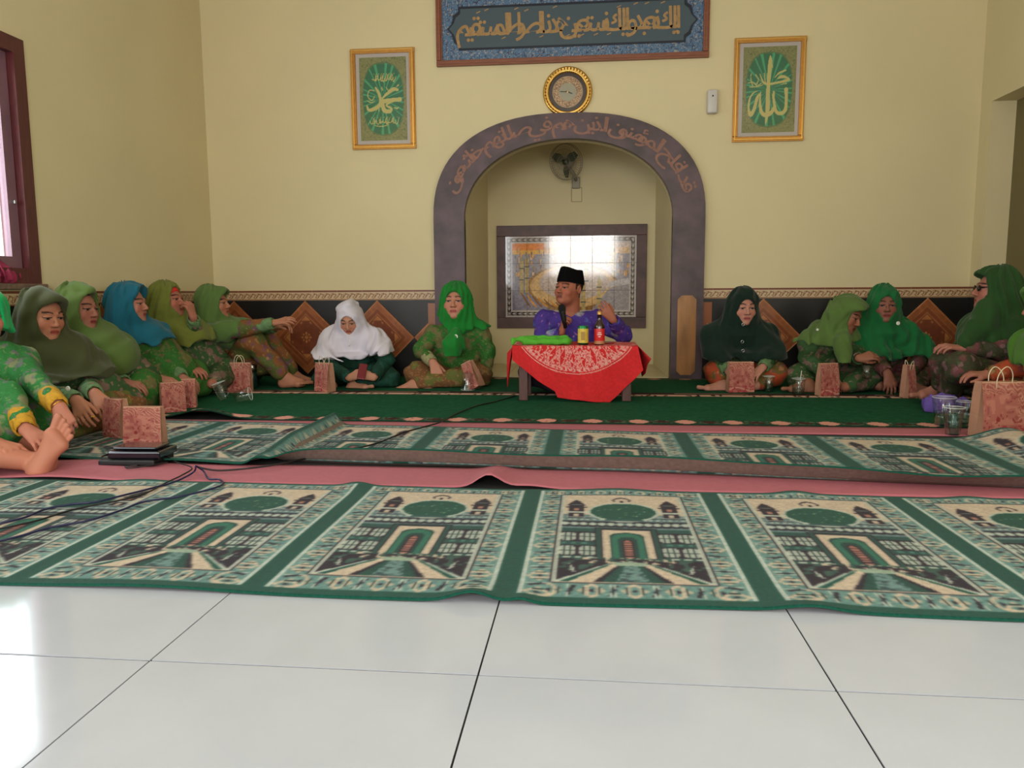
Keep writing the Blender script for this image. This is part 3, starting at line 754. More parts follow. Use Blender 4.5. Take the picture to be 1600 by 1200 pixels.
# patterned rim
ex = np.minimum(p.x, w_-p.x); ey = np.minimum(p.y, h_-p.y); e = np.minimum(ex, ey)
p.m(e < .062, (196, 190, 192)); along = np.where(ex < ey, p.y, p.x)
p.m((e > .016) & (e < .046), (120, 112, 116)); p.m((e > .016) & (e < .046) & (np.sin(along*2*math.pi/.05) > 0.2), (44, 38, 42)); p.m((np.abs(e-.031)+.35*np.abs((along % .05)-.025)) < .007, (206, 200, 200))
gm_ = p.c.mean(2, keepdims=True); p.c = np.clip(gm_+(p.c-gm_)*1.45, 0, 255); full = p.lin().reshape(330, 205, 3)
for i in range(6):
    for j in range(3):
        i0, i1 = i*55, (i+1)*55; j0, j1 = round(j*205/3), round((j+1)*205/3); nx, ny = i1-i0, j1-j0
        X, Z = np.meshgrid(np.linspace(MX0+w_*i/6+.0015, MX0+w_*(i+1)/6-.0015, nx), np.linspace(MZ0+h_*j/3+.0015, MZ0+h_*(j+1)/3-.0015, ny), indexing='ij')
        V = np.stack([X.ravel(), np.full(X.size, YM), Z.ravel()], 1)
        cs = V[[0, (nx-1)*ny, nx*ny-1, ny-1]].copy(); cs[:, 1] = YN-.001; nv = len(V)
        F = [tuple(r_) for r_ in grid_idx(nx, ny)]+[(0, (nx-1)*ny, nv+1, nv), ((nx-1)*ny, nx*ny-1, nv+2, nv+1), (nx*ny-1, ny-1, nv+3, nv+2), (ny-1, 0, nv, nv+3)]
        cc = np.vstack([full[i0:i1, j0:j1].reshape(-1, 3), np.tile(lin((60, 50, 50)), (4, 1))])
        rel(mk('mural_tile', np.vstack([V, cs]), F, M_glaze, ms, cc), ms)
rel(MB().box(MX0, MX1, YN-.008, YN-.002, MZ0, MZ1).build('joint_backing', mat('dark_joint', (60, 46, 46), .8), ms), ms)

# --- wall fan high in the niche
M_fan = mat('grey_fan_plastic', (150, 142, 124), 0.5); M_blade = mat('dark_green_fan_blade', (52, 66, 48), 0.4)
fn = empty('wall_fan', (-0.123, YN, 1.56), 'grey wall fan with a round wire guard under the vault of the niche', 'fan')
V, F = bmesh_box(-.035, .035, -.03, 0, -.01, .09, .008); mk('wall_bracket', V, F, M_fan, fn)
MB().tube([(0, -.02, .06), (-.02, -.08, .11), (-.06, -.12, .16)], .015, 10).build('arm', M_fan, fn, True)
Rf = Matrix.Rotation(math.radians(-28), 3, 'Z') @ Matrix.Rotation(math.radians(14), 3, 'X')
fc = Vector((-.075, -.17, .195))
def fan_part(mb, name, m): 
    mb.v = [tuple(fc + Rf @ Vector(q)) for q in mb.v]; return mb.build(name, m, fn, True)
fan_part(MB().lathe([(.0001, -.07), (.04, -.065), (.05, -.02), (.04, .0), (.0001, .004)], 20, axis='y'), 'motor', M_fan)
gm = MB(); 
for rr_, d_ in ((.150, .0), (.150, .03), (.11, .045), (.06, .055), (.03, .058)):
    gm.tube([(rr_*math.cos(a), -d_-.0, rr_*math.sin(a)) for a in [2*math.pi*k/40 for k in range(40)]], .0016 if rr_ < .15 else .003, 5, close=True)
for k in range(44):
    a = 2*math.pi*k/44; c, s = math.cos(a), math.sin(a)
    gm.tube([(.15*c, 0.0, .15*s), (.15*c, -.03, .15*s), (.11*c, -.045, .11*s), (.03*c, -.058, .03*s)], .0011, 4)
    gm.tube([(.15*c, 0.0, .15*s), (.04*c, .03, .04*s)], .0011, 4)
fan_part(gm, 'wire_guard', M_fan)
for k in range(3):
    a0 = 2*math.pi*k/3+.5; bl = MB(); V = []; F = []
    for i in range(7):
        t = i/6; r_ = .03+.10*t; w2 = .016+.03*math.sin(math.pi*min(1, t*1.1)*.9)
        for j in (-1, 1):
            aa = a0+j*w2/r_*.8; V.append((r_*math.cos(aa), -.025-j*.010, r_*math.sin(aa)))
    for i in range(6): F.append((2*i, 2*i+1, 2*i+3, 2*i+2))
    bl.add(V, F); fan_part(bl, 'blade', M_blade)
fan_part(MB().lathe([(.0001, .045), (.02, .042), (.026, .03), (.026, .01)], 16, axis='y'), 'hub', M_blade)
cable = MB().tube([at(893, 293, YN-.004), at(893, 315, YN-.004)], .0018, 5).tube([at(909, 293, YN-.004), at(909, 315, YN-.004)], .0018, 5)
cable.tube([at(893, 293, YN-.004), at(909, 293, YN-.004)], .0018, 5).tube([at(893, 315, YN-.004), at(909, 315, YN-.004)], .0018, 5)
tag(cable.build('fan_cable', mat('brown_cord', (120, 90, 60), .6)), 'thin brown cable run in a small square loop below the niche fan', 'cable')
# ------------------------------------------------------------------ carpets
GRN = (14, 74, 62); TEAL = (98, 138, 134); PALE = (184, 192, 180); DRK = (34, 24, 38); CRM = (202, 184, 162); MID = (26, 78, 68)
def prayer_panel(nx, ny, pitch, depth):
    """one woven prayer place: stripe at u=0, bordered field with dome, towers, arcade and path"""
    p = Paint(nx, ny, 1, 1, TEAL); x, y = p.x, p.y
    W_, H_ = pitch, depth
    # mottled border with blossoms
    n = vnoise(x*70, y*110, 2); p.m(n > .72, (120, 158, 150)); 
    xm = np.minimum(x, 1-x)
    def band(cond, t, s):       # t runs along the band, s across it (0..1)
        ph = (t % 1.0)-.5; d = np.abs(s-.5)*2
        p.m(cond & ((np.abs(ph)*1.0+d*.30) < .33) & ((np.abs(ph)+d*.3) > .22), CRM)
        p.m(cond & (np.abs(np.abs(ph)-.12) < .035) & (d < .75), CRM)
        p.m(cond & ((np.abs(ph)+d*.25) < .07), DRK)
        p.m(cond & (np.abs(np.abs(ph)-.20) < .03) & (d < .45), (36, 60, 60))
        p.m(cond & (np.abs((ph-.5*np.sign(ph))-(s-.5)*.20) < .05) & (d < .7), DRK)
        p.m(cond & (np.abs(np.abs(ph)-.44) < .02) & (d > .25) & (d < .9), PALE)
    inn0, inn1, bot, top = .175, .825, .125, .925
    side = (xm > .07) & (xm < inn0); band(side, y*9.0, (xm-.07)/(inn0-.07))
    bb = (y > .035) & (y < bot-.005) & (xm > .075); band(bb & (xm > inn0-.02), x*6.0+.5, (y-.035)/(bot-.04))
    tb = (y > top+.01) & (y < .975) & (xm > .075); band(tb, x*9.0, (y-top)/(.05))
    p.m(xm < .052, GRN); p.m((xm >= .052) & (xm < .062), (196, 204, 196))
    p.m((y < .035) | (y > .982), GRN)
    # field
    p.rect(inn0, inn1, bot, top, CRM)
    f0, f1 = inn0+.018, inn1-.018
    p.rect(f0, f1, bot+.01, .555, (34, 76, 70))
    g = vnoise(x*80, y*120, 9)
    # upper wall / arcade rows
    p.rect(f0, f1, .555, .70, (96, 124, 126)); 
    fin = (x > f0) & (x < f1); tt = (x-.5)*22; ph = (tt % 1.0)-.5; arc = np.hypot(ph*.9, (y-.60)*26)
    p.m(fin & (y > .565) & (y < .64) & (arc < .8) & (arc > .45), DRK); p.m(fin & (y > .565) & (y < .64) & (arc < .35), PALE); p.m(fin & (y > .655) & (y < .668) & (np.sin(tt*6) > -.2), (52, 60, 70)); p.m(fin & (y > .64) & (y < .648) & (np.sin(tt*9) > 0), PALE)
    p.m(fin & (y > .668) & (y < .70) & (g > .6), (150, 160, 156))
    # dome
    p.ell(.5, .728, .182, .105, PALE); p.ell(.5, .731, .168, .092, (18, 76, 62)); p.rect(.40, .60, .632, .650, (60, 90, 90))
    p.m((((x-.5)/.168)**2+((y-.728)/.092)**2 < .8) & (vnoise(x*90, y*90, 77) > .90), (150, 170, 130))
    p.stroke(smooth_curve([(.465, .850, .008), (.455, .868, .010), (.48, .886, .010), (.52, .886, .010), (.545, .868, .010), (.535, .850, .008)]), DRK); p.rect(.488, .512, .835, .858, DRK)
    # towers
    for cx in (.255, .745):
        p.rect(cx-.042, cx+.042, .66, .80, DRK); p.rect(cx-.056, cx+.056, .715, .728, PALE); p.rect(cx-.056, cx+.056, .775, .785, DRK)
        p.poly([(cx-.05, .80), (cx+.05, .80), (cx+.02, .845), (cx, .865), (cx-.02, .845)], DRK)
        p.rect(cx-.014, cx+.014, .675, .705, CRM); p.rect(cx-.011, cx+.011, .74, .765, (172, 120, 100)); p.rect(cx-.05, cx+.05, .665, .672, PALE); p.rect(cx-.03, cx+.03, .805, .812, (120, 140, 130))
    # windows, two rows, two pairs each side
    for cz in (.355, .475):
        for cx in (.225, .315, .685, .775):
            w2, h2 = .035, .038
            p.rect(cx-w2-.006, cx+w2+.006, cz-h2-.006, cz+h2+.006, DRK); p.m((((x-cx)/(w2))**4+((y-cz)/h2)**4 < 1), PALE)
            for q in (-.33, .33): p.rect(cx+q*w2*1.1-.004, cx+q*w2*1.1+.004, cz-h2, cz+h2, (40, 60, 60))
            p.rect(cx-w2, cx+w2, cz-.003, cz+.003, (40, 60, 60))
    p.m((y > .407) & (y < .423) & (np.abs(x-.5) > .16) & (x > f0) & (x < f1) & (np.sin(x*130) > .2), (70, 120, 110))
    # portal: nested arches
    for k, (hw_, zt, c) in enumerate(((.150, .565, DRK), (.141, .558, MID), (.122, .552, DRK), (.113, .545, CRM), (.078, .515, (20, 60, 56)), (.068, .505, (40, 108, 88)), (.048, .475, (22, 62, 56)), (.030, .455, DRK), (.022, .445, (170, 112, 96)))):
        p.rect(.5-hw_, .5+hw_, .30, zt-.02, c)
        if k > 3: p.ell(.5, zt-.03, hw_, .035, c)
        else: p.rect(.5-hw_, .5+hw_, .3, zt, c)
    for q in range(7): p.rect(.484, .516, .315+q*.018, .321+q*.018, DRK)
    p.m((y > .298) & (y < .308) & (x > f0) & (x < f1) & (np.sin(x*120) > -.4) & (np.abs(x-.5) > .155), PALE)
    # garden corners and path
    p.rect(f0, f1, bot+.01, .292, DRK); 
    gn = vnoise(x*45, y*70, 15); p.m((y < .292) & (y > bot+.01) & (x > f0) & (x < f1) & (gn > .66), (52, 84, 74)); 
    for cx, s_ in ((.26, 1), (.74, -1)):
        for a in (-.6, -.2, .2, .6): p.stroke([(cx, .20, .012), (cx+s_*.05*math.cos(a)*1.0+s_*-.06, .215+.03*a+.02, .006)], PALE)
    p.m((y > .262) & (y < .30) & (np.abs(x-.5) < .20) & (vnoise(x*60, y*90, 31) > .62), CRM); 
    zt = .262
    def ray(x0, x1, c, xt0, xt1): p.poly([(x0, bot+.005), (x1, bot+.005), (.5+xt1, zt), (.5+xt0, zt)], c)
    for s_ in (-1, 1):
        def R(a, b, c, ta, tb): 
            ray(.5+s_*a, .5+s_*b, c, s_*ta, s_*tb)
        R(.325, .295, PALE, .090, .080); R(.295, .262, GRN, .080, .070); R(.262, .160, CRM, .070, .042); R(.160, .128, DRK, .042, .034); R(.128, .066, (24, 72, 62), .034, .019)
    ray(.5-.068, .5+.068, (104, 138, 134), -.020, .020)
    p.m((y > bot+.005) & (y < zt) & (np.abs(x-.5) < .02+.045*(zt-y)/(zt-bot)) & (vnoise(x*50, y*130, 51) > .62), (52, 76, 80))
    p.ell(.5, zt-.004, .075, .016, (150, 170, 150))
    # dark outline of the field
    for d_, c in ((0, PALE), (.006, DRK)):
        m_ = (x > inn0-.008+d_) & (x < inn0+.006+d_) & (y > bot) & (y < top); p.m(m_, DRK if d_ == 0 else PALE)
        m_ = (x < inn1+.008-d_) & (x > inn1-.006-d_) & (y > bot) & (y < top); p.m(m_, DRK if d_ == 0 else PALE)
    p.rect(inn0, inn1, top-.004, top+.004, DRK); p.rect(inn0, inn1, bot-.003, bot+.003, DRK)
    # knit speckle
    k_ = vnoise(x*200, y*300, 99); p.c *= (.86+.26*k_)[..., None]
    # soften as worn pile does
    c = p.c.copy(); c[1:-1, 1:-1] = (p.c[1:-1, 1:-1]*4+p.c[:-2, 1:-1]+p.c[2:, 1:-1]+p.c[1:-1, :-2]+p.c[1:-1, 2:])/8; p.c = c
    return p
M_carp = mat('woven_carpet_pile', (255, 255, 255), 0.95, vcol=True, spec=0.1, bump=0.5, bscale=400, sheen=0.1)
M_backing = mat('grey_brown_carpet_backing', (120, 104, 96), 0.9, noise=0.15, nscale=60)
def carpet(name, label, y0, depth, pitch, xoff, k0, k1, res, height, thick=0.007):
    nx = int(pitch/res)+1; ny = int(depth/res)+1
    p = prayer_panel(nx, ny, pitch, depth); c1 = p.lin().reshape(nx, ny, 3)
    C = np.concatenate([c1[:-1]]*(k1-k0)+[c1[-1:]], 0)
    NX = C.shape[0]; X = xoff+k0*pitch+np.arange(NX)[:, None]*(pitch/(nx-1))*np.ones((1, ny)); Yc = y0+np.linspace(0, depth, ny)[None]*np.ones((NX, 1))
    keep = (X[:, 0] > XL+.012) & (X[:, 0] < XR-.012)
    X, Yc, C = X[keep], Yc[keep], C[keep]; NX = len(X)
    Z, Yd = height(X, Yc); Z = np.maximum(Z, 0)+thick
    V = np.stack([X.ravel(), Yd.ravel(), Z.ravel()], 1); n = len(V)
    V2 = V.copy(); V2[:, 2] -= thick*.9
    F = grid_idx(NX, ny)
    # bound edges and underside
    idx = np.arange(n).reshape(NX, ny); E_ = []
    for a, b in ((idx[:-1, 0], idx[1:, 0]), (idx[1:, -1], idx[:-1, -1])): E_.append(np.stack([a, a+n, b+n, b], -1))
    for a, b in ((idx[0, 1:], idx[0, :-1]), (idx[-1, :-1], idx[-1, 1:])): E_.append(np.stack([a, a+n, b+n, b], -1))
    step = 4; si = idx[::step, ::step]; 
    return V, V2, F, np.vstack(E_), C, n, name, label, idx
def carpet_obj(args):
    V, V2, F, E_, C, n, name, label, idx = args
    cc = np.vstack([C.reshape(-1, 3), np.tile(lin((26, 84, 68)), (n, 1))])
    o = mk(name, np.vstack([V, V2]), np.vstack([F, E_]), M_carp, None, cc, True)
    # underside as its own part on a coarser grid
    rows = idx[::6, ::6]; q = V2[rows.ravel()]; Fb = grid_idx(*rows.shape)[:, ::-1]
    mk('backing', q-[0, 0, .0004], np.ascontiguousarray(Fb), M_backing, o, None, True)
    return tag(o, label, 'carpet')
g = lambda x, c, w: np.exp(-((x-c)/w)**2)
def h_front(X, Y):
    t = (Y-1.555)/.935; ne = np.clip(1-t*7, 0, 1)**1.5; fe = np.clip((t-.86)/.14, 0, 1)**1.5
    Z = ne*(.022*g(X, -.245, .055)+.010*g(X, -.14, .03)+.012*g(X, .46, .07)+.006*g(X, -.95, .2)+.005*g(X, 1.0, .1))
    Z += fe*(.012*g(X, -.78, .05)+.010*g(X, .66, .06)+.008*g(X, -1.55, .10)+.007*g(X, 1.18, .06)+.006*g(X, .1, .1))
    Z += .0015*(1+np.sin(X*9+Y*3)*np.sin(Y*5+1))
    return Z, Y+0.006*np.sin(X*4.3)
def h_back(X, Y):
    s = Y-2.66; t = s/.935; A = 1/(1+np.exp(-(X+1.20)/.045))*(1-.30*g(X, 1.15, .25)); A = np.maximum(A, .12+.10*np.sin(X*5)**2)
    q = np.clip(1-s/.115, 0, 1); lift = .066*A*(1+.06*np.sin(X*7))*q**.75
    Z = lift+0
    Z = Z+.060*g(X, -1.262, .036)*np.clip(t*1.6+.35, 0, 1)                                # the rucked fold
    Z = Z+.055*g(X, 1.80, .13)*np.clip((t-.45)/.35, 0, 1)                                 # heap at the right end
    Z = Z+.0015*(1+np.sin(X*8+2)*np.sin(Y*6))
    return Z, Y+A*.075*q-.065*X-.05*np.maximum(X-.1,0)*np.clip(1-t*2,0,1)
carpet_obj(carpet('prayer_carpet', 'nearest green and teal prayer carpet woven with domes, lying on the white tiles', 1.555, .935, .567, -.18, -5, 6, .0050, h_front))
carpet_obj(carpet('prayer_carpet', 'second green and teal prayer carpet with its near edge curled up, behind the nearest one', 2.66, .935, .566, -.148, -5, 6, .0070, h_back))
# pink underlay
def sheet(name, m, x0, x1, y0, y1, nx, ny, zf, col=None, thick=.003, yf=None):
    X, Y = np.meshgrid(np.linspace(x0, x1, nx), np.linspace(y0, y1, ny), indexing='ij')
    Z = zf(X, Y)+thick; Y2 = Y if yf is None else yf(X, Y)
    V = np.stack([X.ravel(), Y2.ravel(), Z.ravel()], 1); n = len(V); Vb = V.copy(); Vb[:, 2] -= thick*.95
    idx = np.arange(n).reshape(nx, ny); E_ = []
    for a, b in ((idx[:-1, 0], idx[1:, 0]), (idx[1:, -1], idx[:-1, -1]), (idx[0, 1:], idx[0, :-1]), (idx[-1, :-1], idx[-1, 1:])): E_.append(np.stack([a, a+n, b+n, b], -1))
    cc = None if col is None else np.vstack([col, col*.6])
    return mk(name, np.vstack([V, Vb]), np.vstack([grid_idx(nx, ny)]+E_), m, None, cc, True)
M_pink = mat('pink_foam_underlay', (176, 100, 112), 0.9, noise=0.05, nscale=40)
def z_pink(X, Y):
    t = np.clip((Y-2.49)/.1, 0, 1)
    return .046*g(X, -.335, .055)*np.clip(1-(Y-2.54)/.35, 0, 1)+.012*g(X, -.2, .08)*np.clip(1-(Y-2.5)/.3, 0, 1)+.010*g(X, -1.9, .18)
tag(sheet('underlay_mat', M_pink, XL+.05, XR-.05, 2.515, 2.80, 260, 12, z_pink), 'strip of pink underlay with a raised wrinkle between the two domed carpets', 'underlay')
tag(sheet('underlay_mat', M_pink, XL+.05, XR-.05, 3.603, 3.795, 60, 6, lambda X, Y: X*0), 'strip of pink underlay between the second domed carpet and the plain green rug', 'underlay')
# plain green rugs with bordered ends
def rug_color(nx, ny, w, d, near, far, seed):
    p = Paint(nx, ny, w, d, (30, 84, 58)); x, y = p.x, p.y
    p.c *= (.9+.2*vnoise(x*60, y*60, seed))[..., None]
    def bord(mask, t, s):        # s 0..1 across
        p.m(mask, (40, 74, 54)); p.m(mask & ((s < .10) | (s > .93)), (24, 50, 40)); ph = (t/.23) % 1.0-.5
        n = vnoise(t*90, s*8, seed+3); p.m(mask & (s > .15) & (s < .88) & (n > .62), (92, 104, 84)); p.m(mask & (s > .15) & (s < .88) & (n < .25), (44, 34, 36))
        med = (np.abs(ph)/.21)**1.5+(np.abs(s-.5)/.46)**1.8; p.m(mask & (med < 1.0) & (n > .08), (220, 156, 142)); 
        p2 = ((t/.23+.5) % 1.0)-.5; med2 = (np.abs(p2)/.17)**1.5+(np.abs(s-.5)/.25)**1.6; p.m(mask & (med2 < 1.0), (72, 44, 42))
    if near: bord(y < near, x, y/near)
    if far:
        m_ = y > d-far; s = (y-(d-far))/far; p.m(m_, (64, 44, 42)); p.m(m_ & (s > .08) & (s < .46) & (vnoise(x*60, y*20, seed+9) > .3), (220, 180, 160)); p.m(m_ & (s > .72) & (s < .92) & (vnoise(x*9, y*20, seed+9) > .45), (150, 120, 104))
    return p
M_rug = mat('short_green_rug_pile', (255, 255, 255), 0.95, vcol=True, spec=0.08, bump=0.3, bscale=300)
p = rug_color(640, 84, 5.5, 1.18, .125, .18, 5)
def z_r1(X, Y): return .05*g(X, -2.02, .16)*g(Y, 3.82, .10)+.001
tag(sheet('green_rug', M_rug, XL+.08, XR-.05, 3.80, 4.98, 640, 84, z_r1, p.lin(), .006), 'plain green rug with pink medallions along its near edge, before the table', 'rug')
p = rug_color(400, 60, 5.5, .86, 0, 0, 25)
p.m((p.y > .73) & (p.x > 1.9) & (p.x < 3.9), (70, 78, 60)); ph = (p.x/.23) % 1-.5; p.m((p.y > .75) & (p.x > 1.9) & (p.x < 3.9) & ((ph/.2)**2+((p.y-.795)/.04)**2 < 1), (186, 134, 116))
tag(sheet('green_rug', M_rug, XL+.08, XR-.05, 4.985, 5.842, 400, 60, lambda X, Y: X*0, p.lin(), .006), 'darker green rug against the back wall on which the women sit', 'rug')
# ------------------------------------------------------------------ people: smooth solids on a grid, skinned to one surface
def smin(a, b, k):
    h = np.maximum(k-np.abs(a-b), 0)/k; return np.minimum(a, b)-h*h*k*.25
A3 = lambda *v: np.array(v, float)
class Field:
    def __init__(s, lo, hi, h):
        s.h = h; s.lo = np.array(lo, float); n = np.ceil((np.array(hi)-s.lo)/h).astype(int)+1
        s.ax = [(s.lo[i]+np.arange(n[i])*h).astype(np.float32) for i in range(3)]; s.D = np.full(n, 1.0, np.float32)
    def _sub(s, lo, hi):
        r = []
        for i in range(3):
            a = max(int((lo[i]-s.lo[i])/s.h), 0); b = min(int((hi[i]-s.lo[i])/s.h)+2, len(s.ax[i])); r.append(slice(a, max(b, a)))
        return tuple(r)
    def _do(s, lo, hi, fn, k, mode):
        sl = s._sub(lo, hi)
        if any(q.stop <= q.start for q in sl): return
        x, y, z = s.ax[0][sl[0]][:, None, None], s.ax[1][sl[1]][None, :, None], s.ax[2][sl[2]][None, None, :]
        d = fn(x, y, z)
        if mode == 0: s.D[sl] = smin(s.D[sl], d, k)
        elif mode == 1: s.D[sl] = -smin(-s.D[sl], d, k)        # carve away
        else: s.D[sl] = s.D[sl]+d
    def cap(s, a, b, ra, rb=None, k=.02, mode=0, flat=None):
        rb = ra if rb is None else rb; a = np.array(a, float); b = np.array(b, float); m = max(ra, rb)+k+2*s.h+(.03 if mode == 0 else 0); ba = b-a; L2 = float(ba@ba)+1e-9
        def fn(x, y, z):
            px, py, pz = x-a[0], y-a[1], z-a[2]; t = np.clip((px*ba[0]+py*ba[1]+pz*ba[2])/L2, 0, 1)
            return np.sqrt((px-t*ba[0])**2+(py-t*ba[1])**2+(pz-t*ba[2])**2)-(ra+(rb-ra)*t)
        s._do(np.minimum(a, b)-m, np.maximum(a, b)+m, fn, k, mode); return s
    def ell(s, c, r, R=None, k=.02, mode=0):
        c = np.array(c, float); r = np.array(r, float); R = np.eye(3) if R is None else R; m = r.max()+k+2*s.h+(.03 if mode == 0 else 0)
        def fn(x, y, z):
            p = (x-c[0], y-c[1], z-c[2]); q = [(p[0]*R[0, i]+p[1]*R[1, i]+p[2]*R[2, i])/r[i] for i in range(3)]
            k0 = np.sqrt(q[0]**2+q[1]**2+q[2]**2); k1 = np.sqrt((q[0]/r[0])**2+(q[1]/r[1])**2+(q[2]/r[2])**2)+1e-6
            return k0*(k0-1)/k1
        s._do(c-m, c+m, fn, k, mode); return s
    def loft(s, prof, R, k=.02, zc=None):
        """cloth hanging in rings: prof rows (z, cx, cy, rx, ry) from the top down, R turns x,y of the rings into the world"""
        prof = sorted(prof); Z = np.array([q[0] for q in prof]); P = np.array([q[1:] for q in prof]); c = P[:, :2]; mr = P[:, 2:].max()+k+.04
        lo = A3(c[:, 0].min()-mr, c[:, 1].min()-mr, Z[0]-.02); hi = A3(c[:, 0].max()+mr, c[:, 1].max()+mr, Z[-1]+.03)
        def fn(x, y, z):
            cx, cy, rx, ry = [np.interp(z, Z, P[:, i]).astype(np.float32) for i in range(4)]
            u = (x-cx)*R[0, 0]+(y-cy)*R[1, 0]; v = (x-cx)*R[0, 1]+(y-cy)*R[1, 1]
            d = (np.sqrt((u/rx)**2+(v/ry)**2)-1)*np.minimum(rx, ry); return np.maximum(d, np.maximum(z-Z[-1], Z[0]-z))
        s._do(lo, hi, fn, k, 0); return s
    def clip(s, p, n, k=.004):
        """keep the side the normal points to"""
        n = np.array(n, float)/np.linalg.norm(n)
        x, y, z = s.ax[0][:, None, None], s.ax[1][None, :, None], s.ax[2][None, None, :]
        d = -((x-p[0])*n[0]+(y-p[1])*n[1]+(z-p[2])*n[2]); s.D = -smin(-s.D, -d, k); return s
    def warp(s, fn):
        x, y, z = s.ax[0][:, None, None], s.ax[1][None, :, None], s.ax[2][None, None, :]; s.D = s.D+fn(x, y, z).astype(np.float32); return s
    def room(s, e=0.0):
        """leans flat against the walls instead of passing into them"""
        x, y = s.ax[0][:, None, None], s.ax[1][None, :, None]
        s.D = np.maximum(s.D, np.maximum(np.maximum(-2.938+e-x, x-2.70+e), y-5.838+e).astype(np.float32)+0*s.ax[2][None, None, :]); return s
    def mesh(s):
        D = s.D; D[0] = D[-1] = 1; D[:, 0] = D[:, -1] = 1; D[:, :, 0] = D[:, :, -1] = 1
        I = D < 0; c = np.zeros(tuple(np.array(I.shape)-1), np.int8); O = [(a, b, e) for a in (0, 1) for b in (0, 1) for e in (0, 1)]
        for a, b, e in O: c += I[a:I.shape[0]-1+a, b:I.shape[1]-1+b, e:I.shape[2]-1+e]
        act = (c > 0) & (c < 8); ids = np.argwhere(act); idx = np.full(act.shape, -1, np.int32); idx[act] = np.arange(len(ids))
        vals = np.stack([D[ids[:, 0]+a, ids[:, 1]+b, ids[:, 2]+e] for a, b, e in O], 1); Oa = np.array(O, float)
        P = np.zeros((len(ids), 3)); n = np.zeros(len(ids))
        for i in range(8):
            for j in range(i+1, 8):
                if np.abs(Oa[i]-Oa[j]).sum() == 1:
                    v0, v1 = vals[:, i], vals[:, j]; m = (v0 < 0) != (v1 < 0); t = np.where(m, v0/np.where(m, v0-v1, 1), 0)
                    P += m[:, None]*(Oa[i]+t[:, None]*(Oa[j]-Oa[i])); n += m
        V = s.lo+(ids+P/n[:, None])*s.h; F = []
        def faces(flip_true, quad): 
            q = np.stack(quad, -1); F.append(np.where(flip_true[:, None], q, q[:, ::-1]))
        e = np.argwhere(I[:-1, 1:-1, 1:-1] != I[1:, 1:-1, 1:-1]); i, j, k = e[:, 0], e[:, 1]+1, e[:, 2]+1
        faces(I[i, j, k], [idx[i, j-1, k-1], idx[i, j, k-1], idx[i, j, k], idx[i, j-1, k]])
        e = np.argwhere(I[1:-1, :-1, 1:-1] != I[1:-1, 1:, 1:-1]); i, j, k = e[:, 0]+1, e[:, 1], e[:, 2]+1
        faces(I[i, j, k], [idx[i-1, j, k-1], idx[i-1, j, k], idx[i, j, k], idx[i, j, k-1]])
        e = np.argwhere(I[1:-1, 1:-1, :-1] != I[1:-1, 1:-1, 1:]); i, j, k = e[:, 0]+1, e[:, 1]+1, e[:, 2]
        faces(I[i, j, k], [idx[i-1, j-1, k], idx[i, j-1, k], idx[i, j, k], idx[i-1, j, k]])
        return V, np.vstack(F)
def rotm(yaw, pitch=0, roll=0):
    """columns: the figure's left-to-right axis, back axis, up axis; yaw 0 looks towards -Y, + turns towards +X; pitch + looks down; roll + tips to the right of the picture"""
    y, p, r = map(math.radians, (yaw, pitch, roll))
    Rz = np.array([[math.cos(y), -math.sin(y), 0], [math.sin(y), math.cos(y), 0], [0, 0, 1]])
    Rx = np.array([[1, 0, 0], [0, math.cos(p), -math.sin(p)], [0, math.sin(p), math.cos(p)]])
    Ry = np.array([[math.cos(r), 0, math.sin(r)], [0, 1, 0], [-math.sin(r), 0, math.cos(r)]])
    return Rz @ Rx @ Ry

